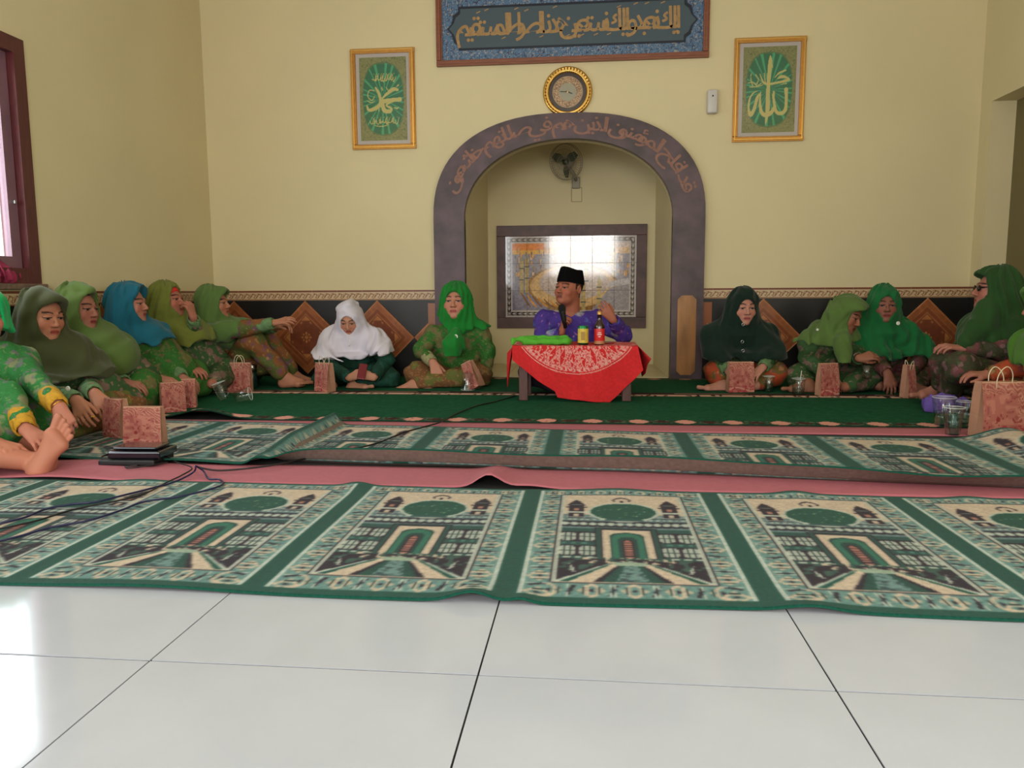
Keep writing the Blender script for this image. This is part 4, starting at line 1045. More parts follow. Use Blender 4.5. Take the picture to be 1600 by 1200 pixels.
SKIN = {}
def head_mesh(kind):
    """face looking along -Y: returns vertices, faces, colours"""
    if kind in SKIN: return SKIN[kind]
    man = kind == 'man'
    f = Field((-.10, -.125, -.20), (.10, .125, .14), .0040)
    f.ell((0, .018, .03), (.074, .092, .083), k=.01)
    f.ell((0, -.028, -.028), (.062, .060, .088), k=.03)
    f.ell((0, -.045, -.078), (.042 if not man else .047, .040, .034), k=.03)
    f.cap((0, .025, -.06), (0, .045, -.20), .052 if not man else .058, .056, k=.03)
    for s_ in (-1, 1):
        f.ell((s_*.036, -.064, -.030), (.024, .020, .024), k=.022)
        f.cap((s_*.012, -.084, .024), (s_*.040, -.074, .023), .009, .007, k=.014)
        f.ell((s_*.031, -.098, .003), (.019, .016, .011), k=.012, mode=1)
        f.ell((s_*.031, -.0735, .002), (.0165, .013, .0115), k=.003)
        f.cap((s_*.016, -.086, .011), (s_*.046, -.078, .008), .0042, .0036, k=.005)       # upper lid
        f.cap((s_*.018, -.083, -.006), (s_*.044, -.077, -.006), .0026, k=.006)
        f.ell((s_*.012, -.096, -.031), (.008, .009, .007), k=.007)
        f.ell((s_*.007, -.103, -.038), (.0035, .005, .003), k=.003, mode=1)
        f.cap((s_*.022, -.078, -.055), (s_*.028, -.066, -.075), .008, k=.016)
        if man:
            f.ell((s_*.077, .008, -.006), (.009, .019, .030), k=.006); f.ell((s_*.083, .002, -.004), (.006, .010, .018), k=.005, mode=1)
    f.cap((0, -.084, .012), (0, -.105, -.024), .0065, .0095, k=.010); f.ell((0, -.104, -.028), (.010, .010, .008), k=.008)
    f.cap((-.017, -.087, -.0565), (.017, -.087, -.0565), .0050, k=.007); f.cap((-.015, -.0865, -.0665), (.015, -.0865, -.0665), .0060, k=.006)
    f.cap((-.020, -.098, -.0612), (.020, -.098, -.0612), .0035, k=.003, mode=1)
    f.ell((0, -.078, -.094), (.020, .015, .014), k=.018)
    V, F = f.mesh()
    if not man: F = F[V[F].mean(1)[:, 1] < .045]        # the crown is inside the scarf
    x, y, z = V.T; base = np.array((176, 122, 96), float) if man else np.array((188, 134, 108), float)
    C = np.tile(base, (len(V), 1)); ax = np.abs(x)
    def pc(m, c, a=1.0): C[m] = C[m]*(1-a)+np.array(c, float)*a
    pc((((ax-.038)/.024)**2+((z+.03)/.022)**2 < 1) & (y < -.04), (192, 112, 92), .35)
    pc((((x)/.022)**2+((z+.0615)/.0115)**2 < 1) & (y < -.075), (168, 74, 70) if not man else (140, 80, 70), .85)
    pc((np.abs(z+.0612) < .0018) & (ax < .020) & (y < -.07), (70, 30, 30))
    br = .026+.004*(1-((ax-.03)/.02)**2); pc((np.abs(z-br) < .0035) & (ax > .012) & (ax < .048) & (y < -.055), (44, 30, 26), .85)
    ey = (((ax-.031)/.0155)**2+((z-.001)/.0046)**2 < 1) & (y < -.06); pc(ey, (150, 134, 126)); pc(ey & (((ax-.031)/.0062)**2+((z-.001)/.0060)**2 < 1), (26, 16, 14))
    pc((np.abs(z-(.0066-.05*np.abs(ax-.031))) < .0022) & (np.abs(ax-.031) < .0175) & (y < -.06), (40, 24, 22), .9)
    pc((((ax-.0075)/.004)**2+((z+.0375)/.003)**2 < 1) & (y < -.09), (70, 36, 32), .8)
    if man:
        pc((z > .035+.3*np.maximum(0, -y-.03)) & (y > -.065), (22, 18, 18)); pc((y > .03) & (z > -.06), (22, 18, 18)); pc((ax > .055) & (y > -.02) & (y < .03) & (z > -.005) & (ax < .074), (30, 22, 20), .8)
        pc((z < -.046) & (z > -.054) & (ax < .024) & (y < -.08), (60, 44, 40), .45)
    else: pc((z > .072), (24, 18, 18))
    SKIN[kind] = (V, F, lin(C)); return SKIN[kind]

def hand_field(f, w, d, n, side, curl=.35, s=1.0, thumb=.4, spread=.12, off=(0, 0, 0)):
    """adds palm, four jointed fingers and a thumb; d fingers' direction, n palm side, side +1/-1 puts the thumb along +/-(d x n)"""
    d = np.array(d, float); d /= np.linalg.norm(d); n = np.array(n, float); n -= d*(n@d); n /= np.linalg.norm(n); lat = np.cross(d, n)*side
    P = lambda a, b, c: w+(lat*a+d*b+n*c)*s
    for i, (x0, x1, yk, L_, r) in enumerate(((.016, .030, .078, .066, .0088), (.006, .010, .082, .074, .0090), (-.006, -.010, .078, .068, .0086), (-.016, -.028, .070, .052, .0078))):
        f.cap(P(x0*.8, .0, 0), P(x1, yk, -.002), .0125*s, .0105*s, k=.012)
        an = curl*.9+.05*i; p0 = P(x1, yk, -.002); sp = spread*(x1/.03); dv = d+lat*sp; dv /= np.linalg.norm(dv)
        for j, (fr, da) in enumerate(((.45, 0), (.31, 1.15*curl+.05), (.24, .8*curl+.05))):
            an += da; dd = dv*math.cos(an)+n*math.sin(an); p1 = p0+dd*L_*fr*s
            f.cap(p0, p1, (r-j*.0008)*s, (r-(j+1)*.0008)*s, k=.0035); p0 = p1
    f.cap(P(0, .0, 0), P(0, .06, .002), .013*s, k=.014)
    t0, t1 = P(.014, .012, .004), P(.040-.012*thumb, .045, .010+.016*thumb); f.cap(t0, t1, .0135*s, .0105*s, k=.012)
    t2 = t1+(lat*(.018*(1-1.7*thumb))+d*.026+n*(.004+.016*thumb))*s; f.cap(t1, t2, .0100*s, .0090*s, k=.004)
    t3 = t2+(lat*(.010-.030*thumb)+d*.020+n*(.004+.010*thumb))*s; f.cap(t2, t3, .0090*s, .0074*s, k=.003)
def foot_field(f, a, toe, sole, s=1.0, side=1, splay=0.0):
    """a ankle, toe direction, sole normal (out of the sole)"""
    d = np.array(toe, float); d /= np.linalg.norm(d); n = np.array(sole, float); n -= d*(n@d); n /= np.linalg.norm(n); lat = np.cross(d, n)*side
    P = lambda x, y, z: a+(lat*x+d*y+n*z)*s
    f.ell(P(0, -.030, .036), (.031*s,)*3, k=.03); f.cap(P(0, -.01, .01), P(0, -.028, .034), .034*s, .030*s, k=.02)
    f.cap(P(0, 0, 0), P(.008, .10, .030), .032*s, .020*s, k=.03); f.cap(P(0, -.02, .045), P(-.022, .085, .046), .022*s, .018*s, k=.03)
    f.cap(P(0, -.02, .045), P(.022, .10, .044), .020*s, .020*s, k=.03); f.cap(P(.024, .11, .040), P(-.026, .088, .044), .020*s, .017*s, k=.02)
    for x0, y0, x1, y1, r in ((.028, .12, .026+.004, .160, .0145), (.011, .125, .011, .158, .0098), (-.003, .118, -.004, .148, .0092), (-.016, .108, -.018, .136, .0088), (-.028, .096, -.031, .120, .0085)):
        f.cap(P(x0, y0, .036), P(x1*1.12, y1+.008, .038), r*.8*s, r*s, k=.0035)

def skinned(name, m, parent, root, fields, col=None):
    V, F, n, C = [], [], 0, []
    for item in fields:
        v, q = item[0], item[1]; V.append(v); F.append(q+n); n += len(v)
        C.append(item[2] if len(item) > 2 else np.tile(col if col is not None else (0.5, .3, .2), (len(v), 1)))
    V = np.vstack(V)-root
    return mk(name, V, np.vstack(F), m, parent, np.vstack(C) if m.name.startswith('skin') else None, True)
M_skin = mat('skin', (255, 255, 255), 0.55, vcol=True, spec=0.3)
def person(label, head, yaw, pitch=0, roll=0, body_yaw=None, pelvis=None, kind='woman', s=0.93, skin=(188, 134, 108), arms=None, legs=None, feet=None,
           tunic=None, skirt=None, scarf=None, hem_up=.06, cap=None, lean=None, cuffs=None, group=None, shw=.155, knees=None, tilt=0.0, bulk=1.0, prob=None, wrap=True):
    """one seated figure. head, elbows, hands, knees in world metres."""
    H = np.array(head, float); R = rotm(yaw, pitch, roll); by = yaw*.6 if body_yaw is None else body_yaw; B = rotm(by); bx, fw_ = B[:, 0], -B[:, 1]
    hp = lambda *q: H+R@(np.array(q, float)*s)
    nb = hp(0, .035, -.145); nb = nb+A3(0, 0, -.015)
    PV = np.array([pelvis[0], pelvis[1], .095])
    root = empty('person', (PV[0], PV[1], 0.006), label, 'person', group); r0 = A3(PV[0], PV[1], .006)
    sh = [nb+bx*q*shw*s+A3(0, 0, -.055)-fw_*.01 for q in (-1, 1)]           # [0] = picture-left when facing us
    hip = [PV+bx*q*.085 for q in (-1, 1)]
    if knees is None: knees = [PV+fw_*.20+bx*q*.29*s+A3(0, 0, .02) for q in (-1, 1)]
    knees = [np.array(q, float) for q in knees]
    if feet is None: feet = [(PV+fw_*.29-bx*q*.02+A3(0, 0, -.04), -bx*q+fw_*.25, A3(0, 0, -1)+fw_*.5) for q in (-1, 1)]
    chest = nb*.62+PV*.38+fw_*.015; belly = nb*.28+PV*.72+fw_*.03
    arms_ = []
    for q in (0, 1):
        if arms[q] is None:
            el = sh[q]+bx*(2*q-1)*.07+A3(0, 0, -.22)+fw_*.05; wr = knees[q]*.6+PV*.4+A3(0, 0, .13)+fw_*.05; arms_.append((el, wr, fw_+A3(0, 0, -.5)-bx*(2*q-1)*.4, A3(0, 0, -1), .4))
        else: arms_.append(arms[q])
    allp = np.array(sh+[H, PV]+knees+[a[0] for a in arms_]+[a[1] for a in arms_]+[q[0] for q in feet]); lo, hi = allp.min(0)-.2, allp.max(0)+.2; lo[2] = -.02
    colr = lin(skin)
    # body: torso and limbs, then head, hands and feet, meeting inside one another
    f = Field(lo, hi, .019); sl = s/.93
    f.ell(chest, (.135*sl, .085, .15), B, .03).ell(belly, (.125*sl, .09, .12), B, .05).ell(PV, (.15*sl, .10, .085), B, .05)
    f.cap(nb+A3(0, 0, .04), nb+A3(0, 0, -.05), .045, .06, .03)
    for q in (0, 1):
        f.cap(nb+A3(0, 0, -.04), sh[q], .045, .045, .03).cap(sh[q], arms_[q][0], .042, .036, .02).cap(arms_[q][0], arms_[q][1], .034, .024, .015)
        f.cap(hip[q], knees[q], .078, .055, .03).cap(knees[q], feet[q][0], .050, .034, .02)
    parts = [f.room(.012).mesh()]
    hw_ = A3(1.10, 1.02, .97) if kind == 'man' else A3(1.04, 1, 1); hv, hf, hc = head_mesh(kind); tint = np.array(lin(skin))/np.array(lin((176, 122, 96) if kind == 'man' else (188, 134, 108)))
    parts.append((H+(hv*s*hw_)@R.T, hf, hc*tint))
    parts[0] = (parts[0][0], parts[0][1], np.tile(colr, (len(parts[0][0]), 1)))
    for q in (0, 1):
        el, wr, d, n, cu = arms_[q][:5]; th = arms_[q][5] if len(arms_[q]) > 5 else .4; hs = s*.98; side = arms_[q][6] if len(arms_[q]) > 6 else (1 if q == 0 else -1)
        f = Field(np.array(wr)-.20*hs, np.array(wr)+.20*hs, .0052); v = np.array(wr)-np.array(el); v /= np.linalg.norm(v)
        f.cap(np.array(wr)-v*.12, np.array(wr), .027*hs, .0215*hs, .01); f.cap(np.array(wr)-v*.01, np.array(wr)+np.array(d)/np.linalg.norm(d)*.02, .020*hs, .018*hs, .02)
        hand_field(f, np.array(wr)+v*.008, d, n, side, cu, hs, th); m_ = f.mesh(); parts.append((m_[0], m_[1], np.tile(colr, (len(m_[0]), 1))))
    for q in (0, 1):
        a, t, so = feet[q][:3]
        if len(feet[q]) > 3 and feet[q][3] == 'hide': continue
        sf = s*(1.0); f = Field(a-.21*sf, a+.21*sf, .0062 if len(feet[q]) < 5 else .0042); v = knees[q]-a; v /= np.linalg.norm(v)
        f.cap(a, a+v*.14, .031*sf, .040*sf, .02); foot_field(f, a, t, so, sf, side=(1 if q == 0 else -1) if len(feet[q]) < 5 else feet[q][4]); f.clip((0, 0, .008), (0, 0, 1))
        m_ = f.mesh(); parts.append((m_[0], m_[1], np.tile(colr*.95, (len(m_[0]), 1))))
    skinned('body', M_skin, root, r0, parts, colr)
    rs = random.Random(hash_(label)); ph = rs.uniform(0, 6)
    # tunic
    f = Field(lo, hi, .0112); g_ = 1.0*bulk
    f.ell(chest, (.165*sl*g_, .115*g_, .17), B, .03).ell(belly+fw_*.01, (.16*sl*g_, .125*g_, .14), B, .05).ell(PV+A3(0, 0, .01), (.185*sl*g_, .145*g_, .11), B, .06)
    for q in (0, 1):
        el, wr = np.array(arms_[q][0], float), np.array(arms_[q][1], float); v = wr-el; L_ = np.linalg.norm(v); v /= L_
        f.cap(nb+A3(0, 0, -.06), sh[q], .060, .062, .04).cap(sh[q], el, .066*g_, .056, .03).cap(el, wr-v*.055, .054, .042, .02)
    f.warp(lambda x, y, z: .0035*np.sin(60*z+9*np.sin(11*x+ph)+7*y)+.002*np.sin(90*(x+y)+20*z))
    for q in (0, 1):
        el, wr = np.array(arms_[q][0], float), np.array(arms_[q][1], float); v = wr-el; v /= np.linalg.norm(v)
    f.clip((0, 0, .012), (0, 0, 1)); f.room(.004); tun = skinned('tunic', tunic, root, r0, [f.mesh()])
    for q in (0, 1):
        el, wr = np.array(arms_[q][0], float), np.array(arms_[q][1], float); v = wr-el; v /= np.linalg.norm(v)
        f = Field(wr-.13, wr+.08, .008); f.cap(wr-v*.085, wr-v*.018, .045, .041, .005); f.cap(wr-v*.03, wr+v*.02, .030, .030, .004, mode=1)
        f.warp(lambda x, y, z: .0015*np.sin(120*(x-y)+60*z)); skinned('cuff', cuffs or tunic, tun, r0, [f.mesh()])
    # skirt
    f = Field(lo, hi, .0125)
    f.ell(PV+A3(0, 0, -.005), (.20*sl, .165, .10), B, .05)
    for q in (0, 1):
        a = feet[q][0]; v = a-knees[q]; L_ = np.linalg.norm(v); e_ = knees[q]+v*max(0, 1-hem_up/L_)
        f.cap(hip[q], knees[q], .105, .078, .05).cap(knees[q], e_, .076, .060, .04)
    mid = (knees[0]+knees[1]+feet[0][0]+feet[1][0])/4; mid[2] = max(.05, mid[2]*.75); f.ell(mid*.6+PV*.4, (.16, .15, .06), B, .06)
    f.warp(lambda x, y, z: .005*np.sin(34*(x*bx[0]+y*bx[1])+8*np.sin(9*z+ph)+6*(x*fw_[0]+y*fw_[1]))+.0025*np.sin(70*z+12*x))
    f.clip((0, 0, .009), (0, 0, 1)); f.room(.004); skinned('skirt', skirt, root, r0, [f.mesh()])
    # headscarf
    if scarf:
        sc = scarf; hz = sc.get('hem', .30); w = sc.get('w', .20); dp_ = sc.get('d', .15)
        lo2 = np.minimum(H-.16, nb-A3(w+.14, w+.14, 0)); hi2 = np.maximum(H+.17, nb+A3(w+.14, w+.14, 0)); lo2[2] = hz-.12
        f = Field(lo2, hi2, .0076); f.ell(hp(0, .016, .022), (.096*s, .114*s, .112*s), R, .02); f.ell(hp(0, -.020, -.055), (.080*s, .074*s, .095*s), R, .03)
        f.cap(hp(0, .02, -.07), nb, .085*s, .085*s, .04)
        for q in (0, 1): f.cap(hp((2*q-1)*.025, .03, -.035), nb+bx*(2*q-1)*shw*s*sc.get('flow', .62)+A3(0, 0, -.035), .075*s, .068*s, .05)
        if sc.get('brim'): f.ell(hp(0, -.070, .078), (.060*s, .036*s, .030*s), R, .035)
        sp = sc.get('shape', 'shawl')
        if sp == 'shawl':
            for q in (0, 1): f.cap(nb+A3(0, 0, -.02), sh[q]+A3(0, 0, .0), .085, .078, .05).cap(sh[q], sh[q]+(np.array(arms_[q][0])-sh[q])*sc.get('down', .5), .078, .070, .04)
            f.ell(chest+fw_*.03, (w, dp_, .19), B, .05); f.ell(chest-fw_*.03, (w, .13, .2), B, .05)
        else:                                       # long cape hanging in rings
            prof = [(nb[2]+.05, nb[0], nb[1], .085, .085), (nb[2]-.03, nb[0]+fw_[0]*.01, nb[1]+fw_[1]*.01, .155*sl, .115), (nb[2]-.12, chest[0], chest[1], .215*sl*w/.2, .15), ((nb[2]+hz)/2-.05, chest[0]+fw_[0]*.03, chest[1]+fw_[1]*.03, .24*w/.2, .18), (hz-.10, belly[0]+fw_[0]*.04, belly[1]+fw_[1]*.04, .262*w/.2, .22*dp_/.15)]
            f.loft(prof, B[:2, :2], .04)
            for q in (0, 1): f.cap(sh[q], arms_[q][0], .104, .098, .05).cap(nb+A3(0, 0, -.06), sh[q], .085, .085, .04).cap(arms_[q][0], np.array(arms_[q][0])*.5+np.array(arms_[q][1])*.5, .088, .07, .04)
            f.ell(chest, (.18*sl*bulk, .13*bulk, .185), B, .03).ell(belly+fw_*.01, (.175*sl*bulk, .14*bulk, .155), B, .05)
        ch = hp(0, -.09, -.10); n1, n2 = sc.get('folds', (62, 10)); amp = sc.get('amp', .006)*1.55
        def drape(x, y, z):
            r = np.sqrt((x-ch[0])**2+(y-ch[1])**2+((z-ch[2])*sc.get('vs', .8))**2); th = np.arctan2((x-nb[0])*bx[0]+(y-nb[1])*bx[1], (x-nb[0])*fw_[0]+(y-nb[1])*fw_[1])
            fade = np.clip((r-.07)/.10, 0, 1); return amp*(.25+.75*fade)*(.6*np.sin(2.1*n1*r+2.2*np.sin(4*th+2*ph)+14*z)*.5+np.sin(n1*r+1.6*np.sin(3*th+ph)+ph)*(1-sc.get('pleat', .4))+sc.get('pleat', .4)*1.3*np.sin(n2*th+3*np.sin(9*z+ph)))
        tf = sc.get('tilt', (0, 0)); c0 = A3(nb[0], nb[1], hz)+fw_*dp_; ha, hb = sc.get('vee', .12), sc.get('wave', .012)
        x, y, z = f.ax[0][:, None, None], f.ax[1][None, :, None], f.ax[2][None, None, :]
        u = (x-c0[0])*bx[0]+(y-c0[1])*bx[1]; w_ = (x-c0[0])*fw_[0]+(y-c0[1])*fw_[1]
        hem = hz+ha*np.sqrt(u*u+.0004)-tf[0]*u-tf[1]*w_+hb*np.sin(26*u+ph)+.5*hb*np.sin(55*w_+41*u); f.D = np.maximum(f.D, (hem-z).astype(np.float32))
        for t_ in sc.get('tails', []): f.cap(*t_[:2], t_[2], t_[3], .03)
        f.warp(drape)
        oc = sc.get('open', (.060, .084)); f.ell(hp(0, -.108, sc.get('oz', -.010)), (oc[0]*s, .088*s, oc[1]*s), R, .004, mode=1)
        if sc.get('deep'): f.ell(hp(0, -.100, -.004), (.072*s, sc['deep']*s, .090*s), R, .004, mode=1)
        if sc.get('side'): f.cap(hp(0, -.10, .055), hp(0, -.13, -.07), .052*s, .045*s, .008, mode=1)
        f.room(); hs_ = skinned('headscarf', sc['mat'], root, r0, [f.mesh()])
    if cap:
        f = Field(H-.15, H+.15, .0052); f.ell(hp(0, .014, .022), (.0815*s, .099*s, .097*s), R, .01); f.clip(hp(0, 0, cap[1]), R[:, 2]+R[:, 1]*.25)
        f.ell(hp(0, -.085, -.02), (.052*s, .06*s, .078*s), R, .006, mode=1); skinned('inner_cap', cap[0], root, r0, [f.mesh()])
    return root, dict(R=R, H=H, s=s, hp=hp, nb=nb, chest=chest, B=B, fw=fw_, bx=bx, r0=r0, arms=arms_, PV=PV, sh=sh, belly=belly)
def hash_(t): return sum(ord(c)*(i+1) for i, c in enumerate(t))
# ------------------------------------------------------------------ the people
def scarf_mat(name, rgb): return mat(name, rgb, .85, noise=.06, nscale=9, bump=.15, bscale=300, spec=.2, sheen=.15)
K_olive = scarf_mat('dark_olive_scarf_cloth', (64, 68, 38)); K_moss = scarf_mat('moss_green_scarf_cloth', (86, 108, 52)); K_teal = scarf_mat('petrol_blue_scarf_cloth', (22, 92, 112))
K_lime = scarf_mat('olive_lime_scarf_cloth', (108, 116, 48)); K_leaf = scarf_mat('leaf_green_scarf_cloth', (88, 116, 60)); K_white = scarf_mat('white_scarf_cloth', (214, 208, 222))
K_brt = scarf_mat('bright_green_scarf_cloth', (24, 122, 44)); K_drk = scarf_mat('bottle_green_scarf_cloth', (16, 38, 30)); K_fern = scarf_mat('fern_green_scarf_cloth', (86, 112, 56))
K_emer = scarf_mat('emerald_scarf_cloth', (26, 104, 56)); K_fore = scarf_mat('forest_green_scarf_cloth', (40, 74, 34)); K_gras = scarf_mat('grass_green_scarf_cloth', (72, 118, 36)); K_jade = scarf_mat('jade_green_scarf_cloth', (20, 176, 100))
B_grn = batik('green_flowered_cloth', (50, 104, 42), [((122, 104, 70), .5, .36), ((116, 88, 72), 1.1, .22), ((120, 132, 74), 1.9, .16)], 11)
B_grn2 = batik('moss_flowered_cloth', (54, 84, 48), [((132, 96, 92), .6, .34), ((150, 120, 104), 1.2, .2)], 12, seed=4)
B_lgt = batik('light_green_flowered_cloth', (48, 118, 60), [((150, 140, 110), .45, .30), ((116, 104, 118), .9, .24), ((110, 140, 84), 1.8, .2)], 12, seed=7)
B_skt = batik('rust_green_skirt_cloth', (84, 92, 46), [((140, 76, 48), .5, .42), ((110, 70, 92), .9, .30), ((160, 120, 70), 1.6, .18)], 9, seed=2)
B_brn = batik('brown_flowered_skirt_cloth', (112, 76, 48), [((90, 108, 50), .5, .40), ((146, 110, 78), 1.0, .28), ((160, 110, 60), 1.9, .2)], 11, seed=9)
B_org = batik('orange_flowered_skirt_cloth', (162, 70, 40), [((58, 92, 46), .45, .36), ((178, 120, 84), 1.0, .24), ((120, 70, 90), 1.4, .2)], 10, seed=5)
B_dgn = batik('dark_green_trouser_cloth', (22, 58, 44), [((30, 76, 66), .8, .35)], 9, seed=3)
B_pur = batik('violet_shirt_cloth', (70, 50, 134), [((170, 170, 160), .30, .13), ((84, 110, 176), .42, .16), ((170, 110, 160), .9, .12)], 12, seed=6)
B_plum = batik('plum_flowered_cloth', (62, 62, 44), [((120, 64, 70), .5, .42), ((136, 96, 104), 1.0, .26), ((80, 96, 60), 1.4, .2)], 10, seed=8)
C_yel = mat('mustard_cuff_cloth', (190, 142, 30), .8, noise=.15, nscale=60); C_grn = mat('pale_green_cuff_cloth', (96, 128, 84), .85, noise=.2, nscale=50); C_beige = mat('embroidered_cuff_cloth', (150, 146, 104), .85, noise=.25, nscale=90)
M_blk = mat('black_cloth', (20, 18, 20), .8); M_red = mat('red_cap_cloth', (214, 40, 36), .75); M_pearl = mat('pearl_white', (232, 228, 220), .3); M_gold2 = mat('gold_jewel', (200, 150, 60), .25, .9)
N = None
def brooch(parent, p, r, r0, m=M_pearl, name='brooch', nrm=(0, -1, 0)):
    mb = MB().lathe([(r, .003), (r*.9, .0065), (r*.55, .0075), (r*.5, .0055), (.0001, .0055)], 16, axis='y'); mb.lathe([(r*.28, .005), (r*.2, .009), (.0001, .010)], 10, axis='y')
    hs = [c for c in parent.children if c.name.startswith('headscarf')][0]          # pinned to the scarf
    o = mb.build(name, m, hs, True); o.location = Vector(p)-Vector(r0); return o
def ring_on(parent, a, b, r, w, r0, m, name):
    """band around a limb from a towards b"""
    a = Vector(a); d = (Vector(b)-a).normalized(); u = d.orthogonal().normalized(); v = d.cross(u)
    mb = MB().tube([a+(u*math.cos(t)+v*math.sin(t))*r for t in [2*math.pi*k/24 for k in range(24)]], w, 6, close=True)
    mb.v = [tuple(Vector(q)-Vector(r0)) for q in mb.v]; return mb.build(name, m, parent, True)
D = A3(0, 0, -1)
# -- 1 white cape
r, J = person('woman in a white cape scarf looking down at a red phone', at(546, 497, 5.30), 6, 30, 0, body_yaw=0, pelvis=(-1.71, 5.52), bulk=1.0,
    arms=[(at(505, 566, 5.24), at(545, 590, 5.06), A3(.8, -.3, .35), A3(.2, .6, -.2), .65, .6), (at(604, 562, 5.24), at(585, 589, 5.06), A3(-.8, -.3, .3), A3(-.2, .6, -.2), .65, .6)],
    knees=[at(507, 592, 5.22), at(606, 592, 5.22)], feet=[(at(520, 603, 5.15), A3(-1, 0, 0), D, 'hide'), (at(553, 601, 5.13), A3(1, -.15, .1), A3(0, -.5, -1))],
    tunic=B_dgn, skirt=B_dgn, scarf=dict(mat=K_white, shape='cape', hem=.185, w=.185, d=.14, vee=.2, amp=.006, folds=(75, 9), pleat=.25, open=(.058, .078)))
mb = MB(); V, F = bmesh_box(-.028, .028, -.006, .006, -.06, .06, .005); ph = mk('phone', V, F, mat('dark_red_case', (110, 24, 32), .35), None)
ph.location = at(566, 583, 5.0)+A3(0, 0, .01); ph.rotation_euler = (math.radians(-35), math.radians(8), math.radians(8)); tag(ph, 'dark red phone case held in both hands by the woman in the white cape', 'phone')
p_ = J['hp'](0, -.03, -.215); 
tb = MB().tube([at(546, 531, 5.105), at(548, 537, 5.10), at(545, 541, 5.10)], .004, 6); tb.v = [tuple(Vector(q)-Vector(J['r0'])) for q in tb.v]; tb.build('scarf_pin', M_pearl, r, True)
# -- 2 bright green scarf, flowered dress
r, J = person('woman in a bright green pinned scarf, hand on knee, left of the niche', at(712, 472, 5.38), 0, -4, 0, pelvis=(-.95, 5.56), s=1.10, bulk=1.0, skin=(186, 128, 104),
    arms=[(at(658, 548, 5.34), at(676, 566, 5.20), A3(.35, -.25, -.9), A3(0, .6, -.3), .22, .2), (at(762, 550, 5.40), at(757, 592, 5.34), A3(0, -.2, -1), A3(-1, 0, 0), .3)],
    knees=[at(650, 585, 5.24), at(750, 588, 5.28)], feet=[(at(668, 604, 5.15), A3(1, 0, 0), D, 'hide'), (at(646, 602, 5.14), A3(-1, -.1, 0), A3(0, -.3, -1))],
    tunic=B_grn, skirt=B_brn, cuffs=C_beige, cap=(M_blk, .062), scarf=dict(mat=K_brt, hem=.335, w=.15, d=.13, vee=.75, amp=.006, folds=(50, 16), pleat=.75, open=(.057, .080), oz=-.012, down=.3, tilt=(.35, .0),
    tails=[(at(712, 522, 5.235), at(709, 540, 5.235), .045, .07), (at(709, 540, 5.235), at(708, 558, 5.22), .07, .05)]))
brooch(r, at(712, 526, 5.185), .016, J['r0'])
# -- 3 bottle green cape
r, J = person('woman in a long bottle green cape scarf and orange skirt right of the niche', at(1161, 479, 5.30), 8, 8, 0, body_yaw=0, pelvis=(1.03, 5.54), s=1.03, skin=(184, 130, 112),
    arms=[(at(1122, 560, 5.26), at(1138, 580, 5.12), A3(.6, -.4, -.4), A3(0, .4, -1), .4), (at(1206, 560, 5.26), at(1192, 574, 5.12), A3(-.6, -.4, -.4), A3(0, .4, -1), .4)],
    knees=[at(1122, 582, 5.24), at(1210, 584, 5.24)], feet=[(at(1130, 602, 5.15), A3(-1, -.1, .1), A3(0, -.4, -1)), (at(1180, 603, 5.12), A3(-1, 0, 0), D, 'hide')],
    tunic=B_grn2, skirt=B_org, cap=(M_blk, .068), cuffs=C_grn, scarf=dict(mat=K_drk, shape='cape', vee=.05, hem=.20, w=.195, d=.15, amp=.005, folds=(48, 10), pleat=.5, open=(.056, .078), oz=-.014))
for px, py in ((1161, 507), (1160, 534), (1161, 548)):
    mb = MB().tube([at(px, py, 5.085-(py-507)*.0008)-J['r0']+A3(.008*math.cos(a), 0, .009*math.sin(a)) for a in [2*math.pi*k/16 for k in range(16)]], .002, 5, close=True); mb.build('buckle', mat('steel', (170, 170, 172), .25, 1.0), r, True)
# -- 4 fern green scarf, leaning
r, J = person('woman in a fern green scarf leaning and looking down, beside the emerald scarf', at(1322, 492, 5.15), 46, 22, 8, body_yaw=18, pelvis=(1.64, 5.50), s=.98, skin=(150, 98, 76),
    arms=[(at(1262, 560, 5.2), at(1290, 585, 5.06), A3(.6, -.5, -.5), A3(0, .4, -1), .4), (at(1342, 560, 5.15), at(1342, 560, 4.98), A3(.9, -.2, .25), A3(.2, .6, -.6), .55, .6)],
    knees=[at(1248, 588, 5.22), at(1358, 588, 5.15)], feet=[(at(1262, 600, 5.08), A3(-1, 0, 0), A3(0, -.3, -1)), (at(1320, 605, 5.0), A3(-1, 0, 0), D, 'hide')],
    tunic=B_grn2, skirt=B_grn2, scarf=dict(mat=K_fern, deep=.10, hem=.315, w=.205, d=.175, amp=.008, folds=(58, 10), pleat=.3, down=.65, brim=1, tilt=(-.1, 0), tails=[(at(1318, 530, 5.06), at(1318, 572, 5.02), .05, .04)]))
brooch(r, at(1277, 515, 5.03), .008, J['r0'])
# -- 5 emerald scarf
r, J = person('woman in an emerald scarf facing the camera, one hand reaching down to the rug', at(1381, 476, 5.22), -6, 4, 0, body_yaw=0, pelvis=(1.98, 5.50), s=.98, skin=(142, 92, 76),
    arms=[(at(1362, 555, 5.2), at(1386, 582, 4.98), A3(.15, -.15, -1), A3(0, .8, -.3), .25, .2), (at(1440, 555, 5.25), at(1422, 585, 5.1), A3(-.3, -.4, -.6), A3(0, .3, -1), .4)],
    knees=[at(1350, 588, 5.20), at(1440, 590, 5.22)], feet=[(at(1375, 603, 5.1), A3(1, 0, 0), D, 'hide'), (at(1426, 606, 5.0), A3(1, -.2, .1), A3(0, -.4, -1))],
    tunic=B_plum, skirt=B_plum, scarf=dict(mat=K_emer, shape='cape', vee=.1, hem=.215, w=.19, d=.15, amp=.008, folds=(58, 12), pleat=.5, open=(.052, .078)))
brooch(r, at(1403, 505, 5.06), .012, J['r0'])
